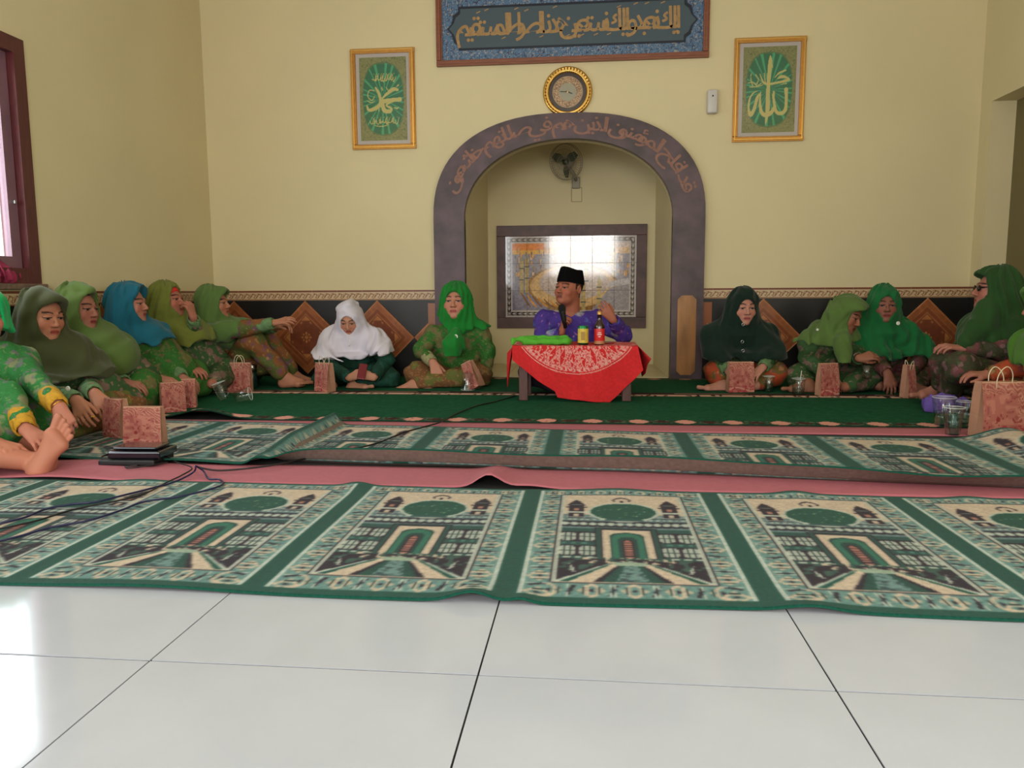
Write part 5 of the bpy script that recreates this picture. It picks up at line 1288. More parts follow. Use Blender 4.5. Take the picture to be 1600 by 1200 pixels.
# -- 6 woman with sunglasses, profile to the left
r, J = person('woman in a forest green scarf and sunglasses seen from the side, looking left', at(1556, 453, 4.55), -100, -4, 0, body_yaw=-68, pelvis=(2.48, 4.72), s=1.03, skin=(170, 112, 96), bulk=1.05,
    arms=[(at(1590, 545, 4.70), at(1520, 548, 4.62), A3(-1, 0, .1), A3(0, .3, -1), .35), (at(1572, 548, 4.40), at(1506, 545, 4.42), A3(-1, 0, .15), A3(0, .2, -1), .4, .6)],
    knees=[at(1478, 566, 4.50), at(1500, 572, 4.28)], feet=[(at(1470, 606, 4.62), A3(-1, 0, 0), D), (at(1478, 618, 4.5), A3(-1, .2, 0), D, 'hide')],
    tunic=B_plum, skirt=B_plum, scarf=dict(mat=K_fore, deep=.108, hem=.31, w=.19, d=.26, amp=.007, folds=(45, 12), pleat=.6, down=.45, brim=1, tilt=(0, .35), tails=[(at(1545, 490, 4.5), at(1512, 534, 4.42), .08, .05)]))
hp = J['hp']; mb = MB()
for q in (-1, 1):
    c = [hp(q*.034+.024*math.cos(a), -.098+.010*abs(math.cos(a)) if True else 0, .004+.017*math.sin(a)) for a in [2*math.pi*k/14 for k in range(14)]]
    n = len(mb.v); ctr = hp(q*.034, -.102, .004); mb.add([ctr]+c, [(0, 1+k, 1+(k+1) % 14) for k in range(14)])
    mb.tube([hp(q*.057, -.090, .010), hp(q*.076, -.03, .012), hp(q*.078, .0, .004)], .003, 6)
mb.tube([hp(-.012, -.102, .010), hp(.012, -.102, .010)], .003, 6); mb.v = [tuple(Vector(q)-Vector(J['r0'])) for q in mb.v]
mb.build('sunglasses', mat('black_lens', (14, 12, 14), .12), r, True)
# -- 7 far right, half out of the frame
r, J = person('woman in a grass green scarf half cut off by the right edge of the photo', at(1638, 478, 3.95), -95, 5, 0, body_yaw=-70, pelvis=(2.46, 4.02), s=1.0, skin=(168, 110, 92),
    arms=[(at(1600, 570, 4.1), at(1545, 585, 4.12), A3(-1, 0, .05), A3(0, .1, -1), .4), (at(1625, 590, 3.85), at(1600, 625, 3.8), A3(-1, 0, -.1), A3(0, .2, -1), .4)],
    knees=[at(1566, 612, 4.15), at(1600, 640, 3.78)], feet=[(at(1602, 640, 4.1), A3(-.3, -1, 0), D, 'hide'), (at(1600, 650, 4.05), A3(-.3, 1, 0), D, 'hide')],
    tunic=B_org, skirt=B_org, scarf=dict(mat=K_gras, hem=.28, w=.19, d=.2, amp=.007, folds=(50, 12), down=.8, brim=1))
# -- 8..12 the row along the left wall, far to near
r, J = person('woman in the far left corner, arm stretched out over her raised knee', at(334, 474, 5.12), 95, -2, -4, body_yaw=72, pelvis=(-2.55, 5.35), s=.98, skin=(176, 118, 92),
    arms=[(at(382, 514, 4.98), at(427, 505, 4.98), A3(1, 0, .22), A3(0, .5, -.8), .28, .1), (at(388, 512, 5.20), at(430, 512, 5.16), A3(1, 0, .12), A3(0, -.3, -.8), .5)],
    knees=[at(392, 532, 5.06), at(410, 522, 5.32)], feet=[(at(448, 590, 5.1), A3(1, 0, 0), D), (at(462, 588, 5.3), A3(1, .1, 0), D)],
    tunic=B_skt, skirt=B_skt, cuffs=C_grn, scarf=dict(mat=K_leaf, deep=.108, hem=.30, w=.19, d=.19, amp=.007, folds=(55, 10), pleat=.3, down=.85, brim=1, tilt=(.1, -.4)))
brooch(r, at(357, 523, 4.93), .007, J['r0'])
ring_on(r, J['arms'][0][1], J['arms'][0][0], .024, .004, J['r0'], M_gold2, 'bracelet')
r, J = person('woman in an olive lime scarf with a red inner cap, hand raised to her chin', at(262, 470, 4.76), 86, -6, 0, body_yaw=50, pelvis=(-2.54, 4.98), s=1.0, skin=(170, 108, 88),
    arms=[(at(250, 552, 4.7), at(292, 575, 4.55), A3(1, -.2, -.2), A3(0, .2, -1), .4), (at(306, 522, 4.80), at(302, 497, 4.70), A3(-.25, -.1, 1), A3(-1, .2, 0), .75, .7)],
    knees=[at(262, 580, 4.45), at(352, 578, 4.9)], feet=[(at(310, 606, 4.7), A3(1, 0, 0), D, 'hide'), (at(330, 600, 4.6), A3(-1, 0, 0), D, 'hide')],
    tunic=B_grn2, skirt=B_grn2, cap=(M_red, .030), cuffs=C_grn, scarf=dict(mat=K_lime, deep=.118, hem=.33, w=.18, d=.17, amp=.006, folds=(55, 12), pleat=.6, down=.45, open=(.058, .088)))
r, J = person('woman in a petrol blue scarf sitting by the left wall in profile', at(201, 475, 4.32), 96, 0, 0, body_yaw=55, pelvis=(-2.56, 4.58), s=1.0, skin=(172, 116, 96),
    arms=[(at(190, 560, 4.3), at(245, 590, 4.12), A3(1, -.2, -.2), A3(0, .2, -1), .4), (at(262, 560, 4.5), at(285, 590, 4.4), A3(1, -.2, -.4), A3(0, .2, -1), .4)],
    knees=[at(218, 600, 4.1), at(300, 580, 4.65)], feet=[(at(268, 618, 4.35), A3(1, 0, 0), D, 'hide'), (at(240, 618, 4.2), A3(1, 0, 0), D, 'hide')],
    tunic=B_grn, skirt=mat('plain_green_skirt_cloth', (56, 112, 40), .85, noise=.1, nscale=8), cuffs=C_grn, scarf=dict(mat=K_teal, deep=.098, hem=.36, w=.165, d=.15, amp=.007, folds=(55, 12), pleat=.4, down=.35, brim=1, side=1))
r, J = person('woman in a plain moss green scarf between the dark olive and the petrol blue scarves', at(122, 482, 3.86), 84, 4, 0, body_yaw=45, pelvis=(-2.54, 4.12), s=1.02, skin=(158, 104, 86),
    arms=[(at(110, 580, 3.85), at(150, 600, 3.7), A3(1, -.2, -.2), A3(0, .2, -1), .4), (at(172, 585, 4.0), at(194, 598, 3.85), A3(1, -.1, -.15), A3(0, .2, -1), .35)],
    knees=[at(125, 630, 3.65), at(225, 600, 4.0)], feet=[(at(182, 640, 3.85), A3(1, 0, 0), D, 'hide'), (at(160, 640, 3.7), A3(1, 0, 0), D, 'hide')],
    tunic=B_grn2, skirt=B_grn, cuffs=C_grn, scarf=dict(mat=K_moss, deep=.112, hem=.235, w=.185, d=.19, amp=.008, folds=(50, 10), pleat=.25, down=.6, brim=1, tilt=(.1, .0)))
r, J = person('woman in a large dark olive scarf with hands in her lap, near the left wall', at(66, 492, 3.50), 72, 12, 0, body_yaw=35, pelvis=(-2.48, 3.64), s=1.03, skin=(178, 118, 92), bulk=1.05,
    arms=[(at(62, 610, 3.40), at(118, 625, 3.22), A3(.6, -.4, -.75), A3(.1, .6, -.5), .35, .3), (at(132, 600, 3.55), at(148, 615, 3.35), A3(.7, -.4, -.5), A3(0, .5, -.8), .4)],
    knees=[at(45, 655, 3.30), at(160, 640, 3.52)], feet=[(at(120, 680, 3.3), A3(1, 0, 0), D, 'hide'), (at(100, 680, 3.2), A3(1, 0, 0), D, 'hide')],
    tunic=B_grn2, skirt=B_brn, cuffs=C_grn, scarf=dict(mat=K_olive, deep=.096, shape='cape', hem=.235, w=.20, d=.17, amp=.007, folds=(45, 10), pleat=.3, brim=1))
brooch(r, at(107, 607, 3.17), .011, J['r0'], name='cuff_button')
ring_on(r, at(146, 651, 3.17), at(146, 660, 3.17), .010, .002, J['r0'], M_gold2, 'ring')
r, J = person('woman at the left edge in flowered dress with mustard cuffs and jade scarf', at(-30, 492, 2.98), 55, 8, 0, body_yaw=55, pelvis=(-2.40, 2.98), s=1.0, skin=(184, 120, 100),
    arms=[(at(15, 620, 2.78), at(40, 670, 2.66), A3(1, -.3, -.45), A3(0, .3, -1), .35), (at(38, 580, 2.98), at(92, 635, 2.84), A3(.45, -.2, -.85), A3(-.2, .5, -.6), .55)],
    knees=[at(-60, 655, 2.94), at(0, 640, 3.16)], feet=[(at(-40, 700, 2.95), A3(1, 0, 0), D, 'hide'), (at(-10, 690, 3.0), A3(1, 0, 0), D, 'hide')],
    tunic=B_lgt, skirt=B_lgt, cuffs=C_yel, scarf=dict(mat=K_jade, hem=.50, w=.14, d=.13, amp=.005, down=.2, brim=1))
a_ = J['arms'][1]; v_ = np.array(a_[1])-np.array(a_[0]); v_ /= np.linalg.norm(v_)
ring_on(r, np.array(a_[1])+v_*.004, a_[1]+v_*.02, .0245, .0035, J['r0'], M_gold2, 'bracelet')
# foreground: only hand and bare feet reach into the frame
r, J = person('woman beyond the left edge, only her bare foot, shins and hand showing', A3(-2.66, 2.60, .68), 70, 20, 0, body_yaw=75, pelvis=(-2.64, 2.55), s=1.05, skin=(190, 124, 100),
    arms=[(A3(-2.46, 2.46, .34), at(-14, 690, 2.56), A3(1, 0, -.35), A3(0, .2, -1), .5, .3), (A3(-2.5, 2.75, .3), A3(-2.3, 2.80, .17), A3(1, 0, -.3), A3(0, .2, -1), .4)],
    knees=[A3(-2.26, 2.46, .12), A3(-2.24, 2.72, .16)], feet=[(at(70, 724, 2.62), A3(.42, .30, .86), A3(.42, -.90, .1), 'show', -1), (at(60, 708, 2.78), A3(1, 0, .1), A3(0, 0, -1), 'hide')],
    hem_up=.34, tunic=B_lgt, skirt=B_lgt, cuffs=C_yel, scarf=dict(mat=K_jade, hem=.42, w=.17, d=.14, amp=.005, brim=1))
# -- the speaker
r, J = person('man in a violet flowered shirt and black cap speaking into a microphone', at(889, 451, 5.02), -38, -4, 2, body_yaw=-6, pelvis=(-.10, 5.22), s=.94, kind='man', skin=(160, 96, 74), bulk=1.08, shw=.185,
    arms=[(at(848, 532, 4.96), at(877, 520, 4.88), A3(.12, -.1, 1), A3(.9, .2, -.1), .85, .8), (at(974, 522, 4.96), at(958, 500, 4.82), A3(-.65, -.1, .8), A3(-.2, .9, .2), .35, .3)],
    knees=[A3(-.38, 4.98, .13), A3(.20, 4.98, .13)], feet=[(A3(-.12, 4.92, .05), A3(1, 0, 0), D, 'hide'), (A3(.0, 4.92, .05), A3(-1, 0, 0), D, 'hide')],
    tunic=B_pur, skirt=mat('dark_sarong_cloth', (40, 34, 48), .85), scarf=None)
H, R, s_, r0 = J['H'], J['R'], J['s'], J['r0']
# oval cap with a flat creased top
V = []; F = []; nn = 40
rows = ((.036, 1.03), (.060, 1.02), (.092, .95), (.120, .86), (.126, .82), (.122, .70), (.114, .4), (.112, .0))
for z_, k_ in rows:
    for i in range(nn):
        a = 2*math.pi*i/nn; x_, y_ = .084*k_*math.cos(a), .104*k_*math.sin(a)
        zz = z_ + (.016*(abs(math.sin(a))**2)*(1 if z_ > .1 else 0)) - .22*(-y_+.0)*0 - (.014*math.sin(a)*-1 if z_ < .07 else 0)*-1*0
        V.append(H+R@(np.array((x_, y_+.014, zz-.10*(y_)*.6))*s_)-r0)
for j in range(len(rows)-1):
    for i in range(nn): F.append((j*nn+i, j*nn+(i+1) % nn, (j+1)*nn+(i+1) % nn, (j+1)*nn+i))
mk('cap', V, F, mat('black_velvet', (9, 8, 10), .95, spec=.1), r, None, True)
mb = MB().tube([at(930, 474, 4.86)-r0, at(922, 480, 4.84)-r0], .001, 4)
# ------------------------------------------------------------------ low table, cloth and what stands on it
M_tw = mat('dark_red_brown_wood', (86, 52, 48), .45, noise=.25, nscale=9, stretch=(6, 6, 1))
TX0, TX1, TY0, TY1, TZ = -.43, .262, 4.55, 4.90, .335
tb = empty('low_table', ((TX0+TX1)/2, (TY0+TY1)/2, 0.008), 'low dark wooden table under the red cloth in front of the speaker', 'table'); c_ = Vector(tb.location)
def tpart(x0, x1, y0, y1, z0, z1, name):
    V, F = bmesh_box(x0-c_.x, x1-c_.x, y0-c_.y, y1-c_.y, z0-c_.z, z1-c_.z, .003); return mk(name, V, F, M_tw, tb)
tpart(TX0, TX1, TY0, TY1, TZ-.02, TZ, 'table_top')
for x in (TX0+.012, TX1-.065):
    for y in (TY0+.012, TY1-.055): tpart(x, x+.053, y, y+.043, .009, TZ-.02, 'leg')
tpart(TX0+.05, TX1-.05, TY0+.02, TY0+.04, TZ-.07, TZ-.02, 'apron'); tpart(TX0+.05, TX1-.05, TY1-.04, TY1-.02, TZ-.07, TZ-.02, 'apron')
# cloth: strips of columns over the top and down the front
TC = (200, 40, 40)
def cloth_col(u, v):
    """u, v on the unfolded cloth, centre of the printed rosette behind the front edge"""
    r = np.hypot(u-(-.075), v-.245); th = np.arctan2(v-.245, u+.075); c = np.zeros(u.shape+(3,)); c[:] = (204, 38, 42); W_ = np.array((222, 170, 160))
    n = vnoise(u*120, v*120, 3); c = c*(.94+.10*n)[..., None]
    def m(k, col=W_, a=.9): c[k] = c[k]*(1-a)+np.array(col)*a
    m((np.abs(r-.405) < .0022)); m((np.abs(r-.392) < .0014)); m((np.abs(r-.235) < .002)); 
    band = (r < .388) & (r > .24); pet = np.abs(((th*5.2) % 1.0)-.5); leaf = (pet*1.6+np.abs(r-.315)/.075*.55)
    m(band & (np.abs(leaf-.50) < .05)); m(band & (leaf < .42) & (n > .78)); m(band & (leaf > .58) & (vnoise(u*170, v*170, 8) > .45), W_, .8)
    m((r > .375) & (r < .392) & (np.sin(th*90) > .1), W_, .7); m((r < .235) & (vnoise(u*90, v*90, 18) > .6), (196, 110, 90), .7); m((r < .15), (176, 60, 44), .5)
    return c
def zb(x):          # lower hem of the front fall: world height under each x of the front edge
    P = [(-.50, .265), (-.46, .262), (-.43, .235), (-.30, .135), (-.20, .07), (-.185, .033), (-.10, .022), (.05, .010), (.125, .008), (.20, .105), (.262, .175), (.335, .255)]
    return np.interp(x, [p[0] for p in P], [p[1] for p in P])
nx, nt, nf = 190, 60, 80
xs_ = np.linspace(-.455, .285, nx); V = []; C = []
for x in xs_:
    col = []; y = np.linspace(TY1+.01, TY0-.012, nt)
    for yy in y: V.append((x, yy, TZ+.004+.0015*math.sin(30*x+20*yy))); C.append((x, yy-TY0))
    b = float(zb(x)); z_ = np.linspace(TZ-.002, b, nf); L_ = TZ-b
    spread_ = 0.0
    for k, zz in enumerate(z_):
        t = (TZ-zz); lean_ = .02+.035*t+.010*math.sin(x*21+1.0)*min(1, t*6)+.006*math.sin(x*47+zz*20)*min(1, t*5)
        xx = x+(.16*t if x > .13 else 0)*(x-.13)/.15*1.4; V.append((xx, TY0-lean_, zz)); C.append((x, -t))
V = np.array(V); C = np.array(C); n_ = nt+nf; cc = lin(cloth_col(C[:, 0], C[:, 1]))
cloth = empty('tablecloth', (-.08, 4.7, TZ), 'red printed cloth with a white rosette hanging over the front of the low table', 'tablecloth'); c0 = np.array(cloth.location)
M_cl = mat('red_printed_cotton', (255, 255, 255), .8, vcol=True, spec=.25, bump=.15, bscale=200)
o = mk('fall', V-c0, grid_idx(nx, n_), M_cl, cloth, cc, True); sm = o.modifiers.new('s', 'SOLIDIFY'); sm.thickness = .002
def flap(pts, name):
    """side corner of the cloth: rows of (top point, bottom point)"""
    V = []; C = []; nr = 14
    for a, b in pts:
        a, b = np.array(a), np.array(b)
        for k in range(nr): V.append(a+(b-a)*k/(nr-1)-c0); C.append((.7, -.5))
    V = np.array(V); o = mk(name, V, grid_idx(len(pts), nr), M_cl, cloth, np.tile(lin((190, 34, 38)), (len(V), 1)), True); sm = o.modifiers.new('s', 'SOLIDIFY'); sm.thickness = .002
L0 = [((-.455, TY0-.012+.36*k/12, TZ+.003), (-.455-.02-.028*math.sin(k*.26), TY0-.03+.36*k/12, TZ-.02-(.235*max(0, 1-abs(k-2.5)/3.2)+.03))) for k in range(13)]
flap(L0, 'side_fall')
R0 = [((.285, TY0-.012+.36*k/12, TZ+.003), (.285+.025+.05*max(0, 1-k/6), TY0-.03+.36*k/12, TZ-.03-.10*max(0, 1-abs(k-3)/5)-.10*max(0, 1-abs(k-5)/3))) for k in range(13)]
flap(R0, 'side_fall')
# green bundle
f = Field((-.50, 4.52, .30), (-.02, 4.78, .45), .0042); bz = TZ+.006
a0 = at(822, 532, 4.66); a1 = at(886, 531, 4.64)
for k in range(6):
    yy = 4.60+k*.018; f.cap((a0[0], yy+.01, bz+.016+.004*(k % 2)), (a1[0]+.006*(k % 3), yy, bz+.018+.003*((k+1) % 2)), .017, .019, .012)
f.cap((a0[0], 4.65, bz+.04), (a1[0]-.01, 4.64, bz+.038), .014, .016, .02); f.cap((a0[0]+.01, 4.62, bz+.036), (a0[0]-.07, 4.60, bz+.03), .020, .012, .02); f.cap((a0[0]-.07, 4.60, bz+.032), (a0[0]-.075, 4.58, bz+.008), .012, .008, .015)
f.warp(lambda x, y, z: .0022*np.sin(95*x+30*z)+.0018*np.sin(160*y+50*x+60*z)); f.clip((0, 0, bz), (0, 0, 1)); v, q = f.mesh(); cb = A3(a0[0]+.1, 4.64, bz)
o = mk('folded_cloth', v-cb, q, mat('vivid_green_cloth', (78, 166, 40), .8, noise=.06, nscale=30), None, None, True); o.location = cb; tag(o, 'vivid green folded cloth lying on the left of the red table', 'cloth')
# can
pc_ = at(911, 541, 4.60); cn = empty('drink_can', (pc_[0], 4.60, TZ+.0065), 'yellow drink can with green ends on the red table', 'can')
MB().lathe([(.0001, .006), (.022, .004), (.026, .0), (.032, .010), (.032, .014)], 28).build('base', mat('dark_green_metal', (30, 90, 50), .3, .6), cn, True)
MB().lathe([(.032, .014), (.032, .098)], 28).build('label', mat('yellow_label', (212, 186, 70), .4, noise=.15, nscale=60), cn, True)
MB().lathe([(.0322, .098), (.032, .104), (.027, .112), (.0275, .115), (.026, .115), (.025, .111), (.0001, .111)], 28).build('lid', mat('green_metal', (40, 130, 74), .3, .6), cn, True)
MB().box(-.012, .012, -.0325, -.031, .03, .08).build('printed_panel', mat('dark_yellow_print', (168, 130, 50), .5), cn)
# bottle
pb = at(937, 541, 4.62); bt = empty('glass_bottle', (pb[0]-.002, 4.62, TZ+.0065), 'brown glass bottle with red label and gold cap on the red table', 'bottle')
M_bg = mat('brown_glass', (44, 16, 12), .08, spec=.8)
MB().lathe([(.0001, .0), (.028, .001), (.031, .008), (.031, .108), (.028, .122), (.018, .138), (.0135, .150), (.0125, .178), (.0145, .180), (.0145, .186)], 28).build('body', M_bg, bt, True)
MB().lathe([(.0315, .024), (.0318, .025), (.0318, .096), (.0315, .097)], 28).build('label', mat('red_label', (204, 34, 34), .4), bt, True)
MB().lathe([(.0316, .006), (.0318, .007), (.0318, .023), (.0316, .024)], 28).build('lower_band', mat('tan_label', (176, 124, 84), .5), bt, True)
MB().lathe([(.015, .180), (.0155, .196), (.013, .199), (.0001, .199)], 20).build('cap', mat('gold_cap', (196, 150, 80), .35, .5), bt, True)
lg = MB()
for z_, w2 in ((.070, .010), (.060, .013), (.048, .007)): lg.box(-w2, w2, -.0328, -.0320, z_, z_+.005)
for z_, w2 in ((.070, .010),): pass
tag(lg.build('label_print', mat('label_print_white', (230, 200, 190), .5), bt), kind='stuff')
# saucer-like tray behind them
tr = MB().lathe([(.0001, .001), (.05, .0), (.066, .006), (.068, .008), (.05, .004), (.0001, .004)], 30).build('saucer', mat('rose_plate', (188, 120, 100), .4), None, True); tr.location = (.075, 4.74, TZ+.007); tag(tr, 'small rose coloured saucer behind the bottle on the red table', 'saucer')
# microphone in the man's hand
ma, mb_ = at(878, 482, 4.84), at(884, 516, 4.85); mm = empty('microphone', ma, 'black hand microphone held up by the man in the violet shirt', 'microphone')
d_ = Vector(mb_-ma); L_ = d_.length; mm.rotation_mode = 'QUATERNION'; mm.rotation_quaternion = Vector((0, 0, -1)).rotation_difference(d_)
MB().lathe([(.0001, .028), (.014, .024), (.0235, .010), (.0245, 0), (.022, -.014), (.019, -.020)], 20).build('grille', mat('black_mesh_metal', (26, 26, 30), .45, .4, bump=.6, bscale=900), mm, True)
MB().lathe([(.0195, -.019), (.0205, -.022), (.0195, -.026)], 20).build('collar', M_dk, mm, True)
MB().lathe([(.0185, -.026), (.016, -.07), (.0125, -.125), (.0001, -.127)], 20).build('handle', M_dk, mm, True)

# ------------------------------------------------------------------ paper gift bags
M_paper = mat('printed_paper', (255, 255, 255), .7, vcol=True, spec=.25); M_kraft = mat('kraft_paper', (168, 122, 98), .8, noise=.06, nscale=30, bump=.1, bscale=120); M_cord = mat('paper_cord', (222, 206, 176), .8)
def bag_print(seed, flip=False):
    p = Paint(64, 76, 1, 1, (168, 100, 90)); x = 1-p.x if flip else p.x; y = p.y
    n = vnoise(x*9, y*11, seed); p.m(n > .62, (180, 116, 102)); p.m(n < .25, (152, 82, 76)); p.m(vnoise(x*22, y*26, seed+1) > .82, (140, 60, 56))
    e = np.minimum(1-x, 1-y); th = np.arctan2(1-y-.1, 1-x-.05); fr = (1-y < .22) | ((1-x < .2) & (y > .25))
    s_ = np.sin(70*(x*.6+y)+14*vnoise(x*9, y*9, seed+5)); p.m(fr & (s_ > .55), (190, 142, 122), .8); p.m(fr & (s_ < -.6), (150, 78, 68), .7)
    p.m((y < .2) & (np.abs(y-.10-.06*np.sin(x*5)) < .018), (200, 140, 124)); p.m((y < .22) & (vnoise(x*14, y*20, seed+7) > .7), (158, 62, 66)); p.ell(.34 if not flip else .66, .33, .05, .045, (140, 50, 46))
    p.m(y > .975, (200, 160, 132)); return p.lin()
def bag(px, py, w, h, dp, yaw, label, hd=True, tiltx=0, tilty=0, sag=.006, side_print=False, z0=0.009, open_=.0):
    base = onfloor(px, py, z0); t = empty('paper_bag', base, label, 'gift bag', 'red printed paper gift bags')
    t.rotation_euler = (math.radians(tiltx), math.radians(tilty), math.radians(yaw)); rb = random.Random(int(px)); nx, nz = 64, 76
    cols = bag_print(int(px) % 17+3); X, Z = np.meshgrid(np.linspace(-w/2, w/2, nx), np.linspace(0, h, nz), indexing='ij')
    def face(sgn, name, col, m):
        Xf = X*(1-.03*Z/h); Y = sgn*(dp/2-(.30*dp)*(Z/h)**2*.9)+sag*np.sin(X*30+rb.uniform(0, 6))*np.sin(Z*18+1)*(Z/h)
        V = np.stack([Xf.ravel(), Y.ravel(), (Z*(1-.004*np.sin(X*24))).ravel()], 1); F = grid_idx(nx, nz); F = F if sgn < 0 else F[:, ::-1]
        return mk(name, V, np.ascontiguousarray(F), m, t, col, True), V.reshape(nx, nz, 3)
    o1, VF = face(-1, 'front_panel', cols, M_paper); nxf, nzf, Xf_, Zf_ = nx, nz, X, Z; o2, VB = face(1, 'back_panel', cols, M_paper)
    sel = [(i, j) for i in range(0, nx, 9) for j in range(0, nz, 15)]; q_ = np.array([VB[i, j] for i, j in sel]); bpy.data.objects.remove(o2); o2 = mk('back_panel', q_, np.ascontiguousarray(grid_idx(8, 6)[:, ::-1]), M_kraft, t, None, True)
    for e, nm in ((0, 'side_gusset'), (nx-1, 'side_gusset')):
        q = []; 
        for k in range(0, nz, 5):
            a, b = VF[e, k], VB[e, k]; m_ = (a+b)/2; m_[0] += (-1 if e else 1)*min(.28*dp, .02)*(k/nz); q += [a, m_, b]
        nr = len(range(0, nz, 5)); F = []
        for k in range(nr-1):
            for j in (0, 1): F.append((3*k+j, 3*k+j+1, 3*k+3+j+1, 3*k+3+j) if e else (3*k+j, 3*k+3+j, 3*k+3+j+1, 3*k+j+1))
        mk(nm, q, F, M_kraft, t, None, False)
    mk('bottom', [VF[0, 0], VF[-1, 0], VB[-1, 0], VB[0, 0]], [(0, 1, 2, 3)], M_kraft, t)
    if hd:
        for sgn in (-1, 1):
            hh = (.055+rb.uniform(-.006, .008))*(w/.15)**.5; y0_ = sgn*dp*.20; pts = [(math.cos(a)*w*.17*(1+.1*math.sin(3*a)), y0_+sgn*.004+.012*sgn*math.sin(a), h-.02+hh*1.25*math.sin(a)**.8 if 0 < a < math.pi else h-.03) for a in [math.pi*k/16 for k in range(17)]]
            MB().tube(pts, .0022, 6).build('cord_handle', M_cord, t, True)
    return t
bag(228, 693, .165, .165, .065, 6, 'printed paper bag nearest the camera at left, standing over the black device', hd=False, sag=.003)
bag(184, 682, .125, .18, .06, -22, 'crumpled paper bag standing directly behind the nearest left bag', hd=False, sag=.012)
bag(271, 643, .125, .165, .06, 42, 'paper bag turned to show its side, before the petrol blue scarf', hd=False)
bag(297, 636, .075, .165, .065, 20, 'narrow paper bag seen edge on, right behind another by the left row', hd=False)
bag(376, 612, .155, .195, .05, 4, 'paper bag with looped handles in front of the far left corner woman')
bag(508, 611, .125, .19, .075, -28, 'paper bag with handles by the knee of the woman in white')
bag(746, 606, .085, .19, .075, -30, 'tilted paper bag leaning over by the woman beside the niche', hd=False, tilty=-27, z0=.02)
bag(1156, 612, .165, .195, .07, 9, 'wide paper bag standing in front of the bottle green cape', hd=False, sag=.008)
bag(1292, 617, .135, .20, .06, 22, 'paper bag standing before the woman in the fern green scarf', hd=False)
bag(1418, 621, .055, .20, .075, 20, 'narrow paper bag seen edge on with stray white handles, before the emerald scarf', hd=True)
bag(1557, 681, .215, .245, .09, 14, 'large paper bag with a pale looped handle at the right edge')
# ------------------------------------------------------------------ plastic cups, tumbler
M_cup = glass('clear_plastic', (240, 246, 244), .12, .12)
M_wat = glass('water', (228, 238, 236), .02, .05)
def cup(px, py, h, r0_, r1, label, water=0, inv=False, lie=None, z0=.009, straw=False):
    b = onfloor(px, py, z0); t = empty('plastic_cup', b, label, 'cup', 'clear plastic cups'); 
    pr = [(.0001, .001), (r0_, .001), (r0_+(r1-r0_)*.5, h*.5), (r1, h-.003), (r1+.002, h), (r1-.001, h-.001)]
    if inv: pr = [(r, h-z_) for r, z_ in pr]
    if lie: t.rotation_euler = (0, math.radians(lie[0]), math.radians(lie[1])); t.location.z = z0+r1
    MB().lathe(pr, 26).build('wall', M_cup, t, True)
    MB().tube([((r1+.001)*math.cos(a), (r1+.001)*math.sin(a), 0.002 if inv else h) for a in [2*math.pi*k/26 for k in range(26)]], .0016, 5, close=True).build('rim', mat('frosted_rim', (206, 212, 210), .25), t, True)
    if water: MB().lathe([(.0001, .003), (r0_*.94, .003), (r0_+(r1-r0_)*water*.94-.001, h*water), (.0001, h*water)], 24).build('water', M_wat, t, True)
    if straw: MB().tube([(0, 0, .01), (.012, 0, h*1.1), (.016, 0, h*1.5)], .002, 6).build('straw', mat('white_straw', (220, 220, 214), .4), t, True)
    return t
cup(731, 609, .115, .034, .046, 'upturned clear plastic cup beside the tilted paper bag', inv=True)
cup(1201, 612, .10, .024, .034, 'slim clear cup standing right of the wide paper bag', water=.5)
cup(1247, 616, .10, .036, .040, 'clear glass of water before the foot of the woman in fern green', water=.4, straw=True)
cup(1488, 679, .125, .030, .045, 'clear cup nearest the camera at right, standing on the pink strip', water=.75, z0=.004)
cup(1473, 664, .135, .036, .052, 'taller frosted cup behind the nearest one at right', water=.5)
cup(1506, 662, .11, .034, .040, 'clear tumbler beside the purple cloth at right', water=.2)
cup(352, 634, .10, .030, .040, 'clear cup leaning over, nearer the left wall of the two fallen ones', lie=(-22, 0))
cup(368, 630, .09, .030, .038, 'clear cup fallen on its side before the far left row', lie=(78, 10))
# glass in the hands of the woman in fern green
gcup = empty('drinking_glass', at(1354, 592, 4.93), 'clear drinking glass held under the hand of the woman in fern green', 'glass'); MB().lathe([(.0001, 0), (.026, 0), (.034, .085), (.0335, .085), (.025, .003), (.0001, .003)], 24).build('wall', M_cup, gcup, True)
tm = empty('tumbler', onfloor(394, 606, .009), 'dark green flask with a silver lid beside the bag in the left corner', 'flask')
MB().lathe([(.0001, 0), (.034, 0), (.036, .005), (.036, .10), (.030, .112)], 24).build('flask_body', mat('dark_green_enamel', (20, 50, 44), .25), tm, True)
MB().lathe([(.031, .110), (.038, .113), (.038, .160), (.034, .164), (.0001, .164)], 24).build('lid', mat('steel', (170, 170, 172), .25, 1.0), tm, True)
# cloth heaps
def heap(name, c, rx, ry, rz, m, label, seed, cat='cloth'):
    rr = random.Random(seed); f = Field((-rx*1.5, -ry*1.6, -.01), (rx*1.5, ry*1.6, rz*1.7), max(.004, rx/32))
    for k in range(12):
        a = rr.uniform(0, 6.28); q = rr.uniform(0, .7); x, y = rx*q*math.cos(a), ry*q*math.sin(a); a2 = a+rr.uniform(.6, 2.2)
        f.cap((x, y, rz*rr.uniform(.2, .75)), (x+rx*.45*math.cos(a2), y+ry*.45*math.sin(a2), rz*rr.uniform(.1, .5)), rz*.28, rz*.18, .03*rx/.1)
    f.warp(lambda x, y, z: .07*rz*np.sin(140*x+60*y+40*z+3*np.sin(50*y))+.04*rz*np.sin(120*y-90*x)); f.clip((0, 0, 0), (0, 0, 1)); v, q = f.mesh(); o = mk(name, v, q, m, None, None, True); o.location = c; return tag(o, label, cat)
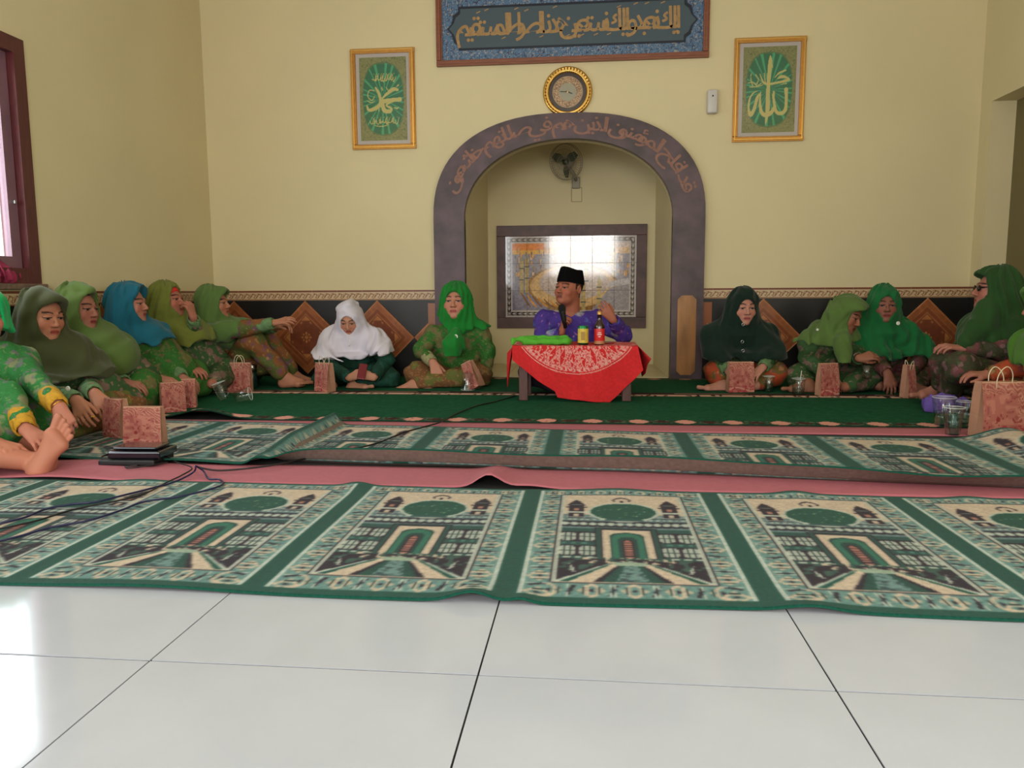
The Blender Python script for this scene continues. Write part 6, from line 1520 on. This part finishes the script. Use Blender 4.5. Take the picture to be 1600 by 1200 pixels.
heap('folded_veil', onfloor(1497, 650, .009)+A3(0, .12, 0), .14, .07, .085, mat('violet_cloth', (98, 74, 156), .8), 'violet cloth heaped on the rug behind the cups at right', 4)
hp_ = heap('cloth_bundle', (XL-.04, 3.62, .716), .075, .17, .12, mat('crimson_cloth', (150, 40, 76), .8, noise=.35, nscale=12), 'pink and crimson cloth bundled on the window sill', 9)
# ------------------------------------------------------------------ black device stack and cables
dv = empty('electronic_device', onfloor(216, 722, .009), 'low black electronic device with a shiny top on the second carpet at left', 'device'); dv.rotation_euler.z = math.radians(3)
M_bp = mat('glossy_black_plastic', (22, 22, 32), .15, coat=.6); M_bm = mat('matt_black_plastic', (16, 16, 20), .5)
for x0, x1, y0, y1, z0, z1, m_, nm in ((-.12, .10, -.07, .09, 0, .022, M_bm, 'lower_case'), (-.09, .115, -.055, .09, .024, .052, M_bp, 'upper_case'), (-.085, .09, -.03, .085, .054, .064, M_bp, 'lid')):
    V, F = bmesh_box(x0, x1, y0, y1, z0, z1, .006); mk(nm, V, F, m_, dv)
def spline(P, n=8):
    P = [np.array(p, float) for p in P]; Q = [P[0]]+P+[P[-1]]; out = []
    for i in range(1, len(Q)-2):
        for k in range(n):
            t = k/n; a, b, c, d = Q[i-1], Q[i], Q[i+1], Q[i+2]; out.append(0.5*((2*b)+(c-a)*t+(2*a-5*b+4*c-d)*t*t+(-a+3*b-3*c+d)*t**3))
    out.append(P[-1]); return out
def cord(name, pts, r, m, label):
    return tag(MB().tube(spline([onfloor(px, py, z_) for px, py, z_ in pts]), r, 7).build(name, m, None, True), label, 'cable')
M_c1 = mat('black_cable_rubber', (18, 18, 20), .4); M_c2 = mat('blue_black_cable_rubber', (28, 30, 70), .3)
cord('microphone_cable', [(806, 618, .012), (772, 628, .014), (745, 634, .014), (712, 647, .013), (690, 659, .016), (662, 667, .013), (630, 676, .016), (590, 692, .017), (545, 703, .016), (490, 714, .018), (440, 724, .02), (395, 731, .018), (340, 735, .014), (306, 729, .03)], .0036, M_c1, 'black microphone cable running from the table across the rugs')
cord('power_cable', [(306, 728, .05), (302, 738, .02), (275, 752, .012), (240, 762, .016), (200, 772, .016), (150, 784, .016), (110, 788, .016), (70, 796, .016), (40, 808, .016), (0, 818, .016), (-30, 822, .016)], .0034, M_c2, 'blue black cable looping left over the nearest carpet, the upper strand')
cord('power_cable', [(306, 728, .045), (318, 736, .02), (326, 748, .012), (342, 749, .014), (348, 756, .014), (330, 764, .016), (280, 776, .016), (225, 784, .016), (190, 797, .016), (140, 813, .016), (80, 824, .016), (30, 838, .016), (-30, 852, .016)], .0034, M_c2, 'blue black cable making a small loop then crossing the nearest carpet lowest')
cord('power_cable', [(258, 712, .03), (276, 722, .014), (300, 731, .024), (285, 742, .012), (262, 753, .012), (215, 775, .016), (120, 795, .016), (55, 814, .016), (-30, 832, .016)], .0028, M_c1, 'thin black lead from the device joining the two blue ones')
cord('device_lead', [(262, 722, .014), (235, 727, .014), (205, 731, .014), (196, 729, .014), (215, 727, .015)], .003, M_c1, 'short black lead curled before the black device')
cord('strap', [(168, 719, .012), (158, 716, .014), (166, 711, .016), (178, 709, .02)], .005, M_c1, 'short black strap end at the left of the device')
